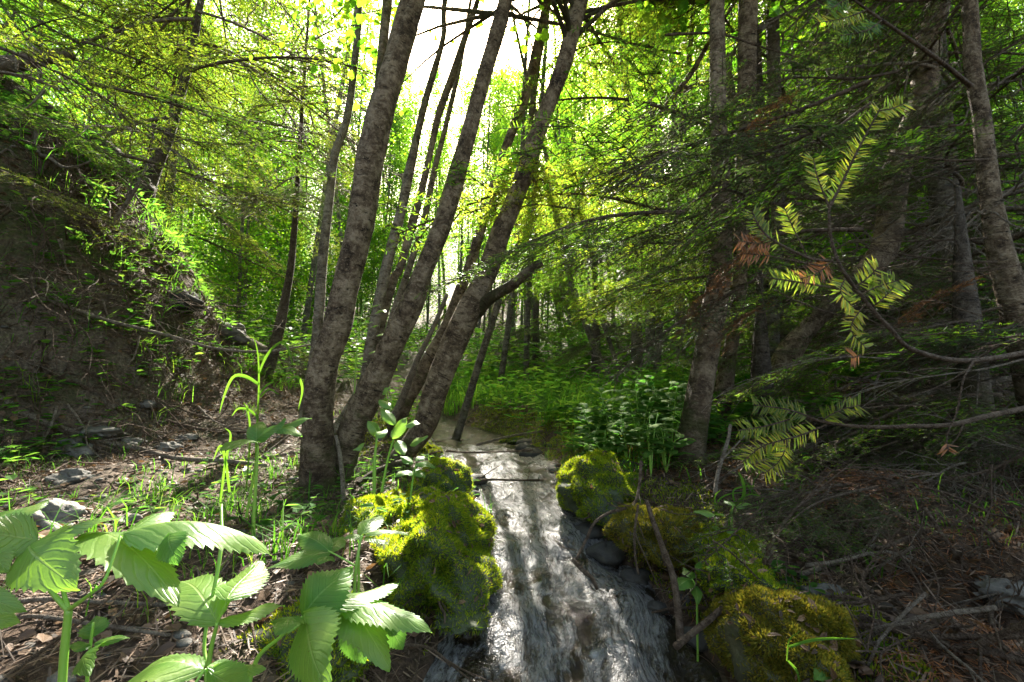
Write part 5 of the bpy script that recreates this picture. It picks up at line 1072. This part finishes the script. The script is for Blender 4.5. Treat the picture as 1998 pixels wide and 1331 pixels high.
plant('fallen folded green leaf at the bottom right', [[(1640, 1290, .8, 3), (1620, 1300, .8, 3)]], [(1640, 1285, .8, 1590, 1325, .76, 48, dict(mat='broad_dark'))])
# leafy shrubs right of the stream (middle distance)
random.seed(12)
for q, (u, v, s) in enumerate([(1160, 860, .5), (1195, 850, .5), (1250, 858, .62), (1285, 850, .62), (1310, 862, .7), (1225, 880, .4), (1300, 895, .45), (1270, 900, .4), (1150, 895, .35), (1330, 830, .6), (1180, 905, .35)]):
    p = gp(u, v + 30); p = p if p[1] < 5 else gp(u, 890); root = thing('leafy_herb', ['broad leafed green herb growing behind the right mossy stones', 'low leafy herb beside the right mossy stones'][s < .5], 'plant', tuple(p), 'leafy herbs behind the right mossy stones')
    mb = MB()
    for st in range(5):
        a = random.uniform(0, 6.28); top = p + np.array([math.cos(a) * .12 * s, math.sin(a) * .12 * s, random.uniform(.3, .6) * s]); MB().add(*tube(spline([p, (p + top) / 2 + [0, 0, .04], top], 8), np.linspace(.003, .0015, 8), 5)).obj('stem', M['stem'], root)
        for lf in range(7):
            b = p + (top - p) * (.5 + .08 * lf); a2 = a + lf * 2.4; e = b + np.array([math.cos(a2), math.sin(a2), random.uniform(-.3, .3)]) * random.uniform(.06, .12) * (s + .4)
            MB().add(*big_leaf(b, e, .035 * (s + .5), (0, -.2, 1), .1, .2, 6, 16, 2, seed=lf)).obj('leaf', M['broad_shrub'], root)
# tall grass plant at left of the clump
root = thing('tall_grass', 'tall bright grass with arching blades left of the alder clump', 'grass', tuple(gp(500, 960)))
def gblade(pts, Y_, w_, root, name='blade'):
    P = spline([pt(u, v, Y_) for u, v in pts], 16); wd = pxw(w_, Y_) * .44 * np.sin(np.linspace(.25, 1, 16) * np.pi) ** .6; wd[-1] = .0002; sd = np.array([.75, .25, .6]); T = nrm(np.gradient(P, axis=0)); s = nrm(np.cross(T, [0, -1, .2])) * .9
    V = np.concatenate([P - s * wd[:, None], P + [0, .002, -.001], P + s * wd[:, None]]); i = np.arange(15)
    F = np.concatenate([np.stack([i, i + 16, i + 17, i + 1], -1), np.stack([i + 16, i + 32, i + 33, i + 17], -1)]); MB().add(V, F).obj(name, M['grass_tall'], root)
for pts, w_ in [([(497, 960), (500, 860), (505, 760), (503, 690), (492, 650)], 5), ([(505, 728), (520, 695), (540, 672), (556, 670), (565, 690), (573, 715)], 7), ([(505, 750), (480, 735), (456, 735), (440, 765), (428, 806)], 8),
                ([(505, 770), (520, 752), (535, 745)], 6), ([(504, 815), (485, 800), (465, 798), (452, 812)], 6), ([(508, 775), (525, 760), (545, 770)], 5), ([(448, 960), (440, 900), (430, 870), (415, 900)], 7), ([(430, 980), (440, 900), (450, 850), (438, 835)], 6),
                ([(480, 960), (488, 850), (483, 800), (475, 785)], 5), ([(560, 745), (580, 735), (590, 760), (582, 800)], 7)]: gblade(pts, 1.5, w_, root)
root = thing('tall_grass', 'arching lit grass blades at the foot of the right bank alder', 'grass', tuple(gp(1430, 1010)))
for pts, w_ in [([(1440, 1000), (1452, 960), (1448, 935), (1440, 920)], 8), ([(1440, 1000), (1430, 960), (1450, 950), (1475, 948)], 4), ([(1395, 1010), (1400, 980), (1420, 965), (1460, 960)], 4), ([(1400, 1010), (1395, 970), (1408, 955)], 4), ([(1425, 1060), (1425, 1000), (1460, 965), (1500, 975)], 4)]: gblade(pts, 1.25, w_, root)
root = thing('tall_grass', 'flat curved grass blades on the olive mossy hump', 'grass', tuple(gp(1540, 1290)))
for pts, w_ in [([(1540, 1262), (1580, 1250), (1620, 1246), (1680, 1247)], 7), ([(1538, 1290), (1555, 1310), (1562, 1340)], 6), ([(1535, 1290), (1540, 1250), (1560, 1232)], 4)]: gblade(pts, .78, w_, root)
root = thing('tall_grass', 'small lit grass tuft on the dark lower right litter', 'grass', tuple(gp(1710, 1290)))
for pts, w_ in [([(1708, 1290), (1715, 1265), (1740, 1258), (1780, 1260)], 5), ([(1710, 1290), (1730, 1270), (1770, 1255)], 5), ([(1715, 1280), (1760, 1265), (1800, 1270), (1838, 1292)], 5), ([(1712, 1285), (1725, 1262), (1728, 1252)], 5)]: gblade(pts, .85, w_, root)
# pine cone
c = gp(500, 1228) + [0, 0, .012]; mb = MB(); V, F = blob(c, (.011, .011, .015), 3, .05, 14, 10, .9); mb.add(V, F)
k = 90; ph = np.arange(k) * 2.4; zz = np.linspace(-.9, .9, k); dd = np.stack([np.cos(ph) * np.sqrt(1 - zz ** 2), np.sin(ph) * np.sqrt(1 - zz ** 2), zz], -1)
V, F = leaves(c + dd * [.010, .010, .014], dd + [0, 0, .5], np.cross(dd, [0, 0, 1.01]) * 0 + dd, .009, 1.3); mb.add(V, F); tag(mb.obj('fir_cone', M['dead_leaf'], smooth=False), 'small brown fir cone on the moss under the middle foreground leaves', 'cone')
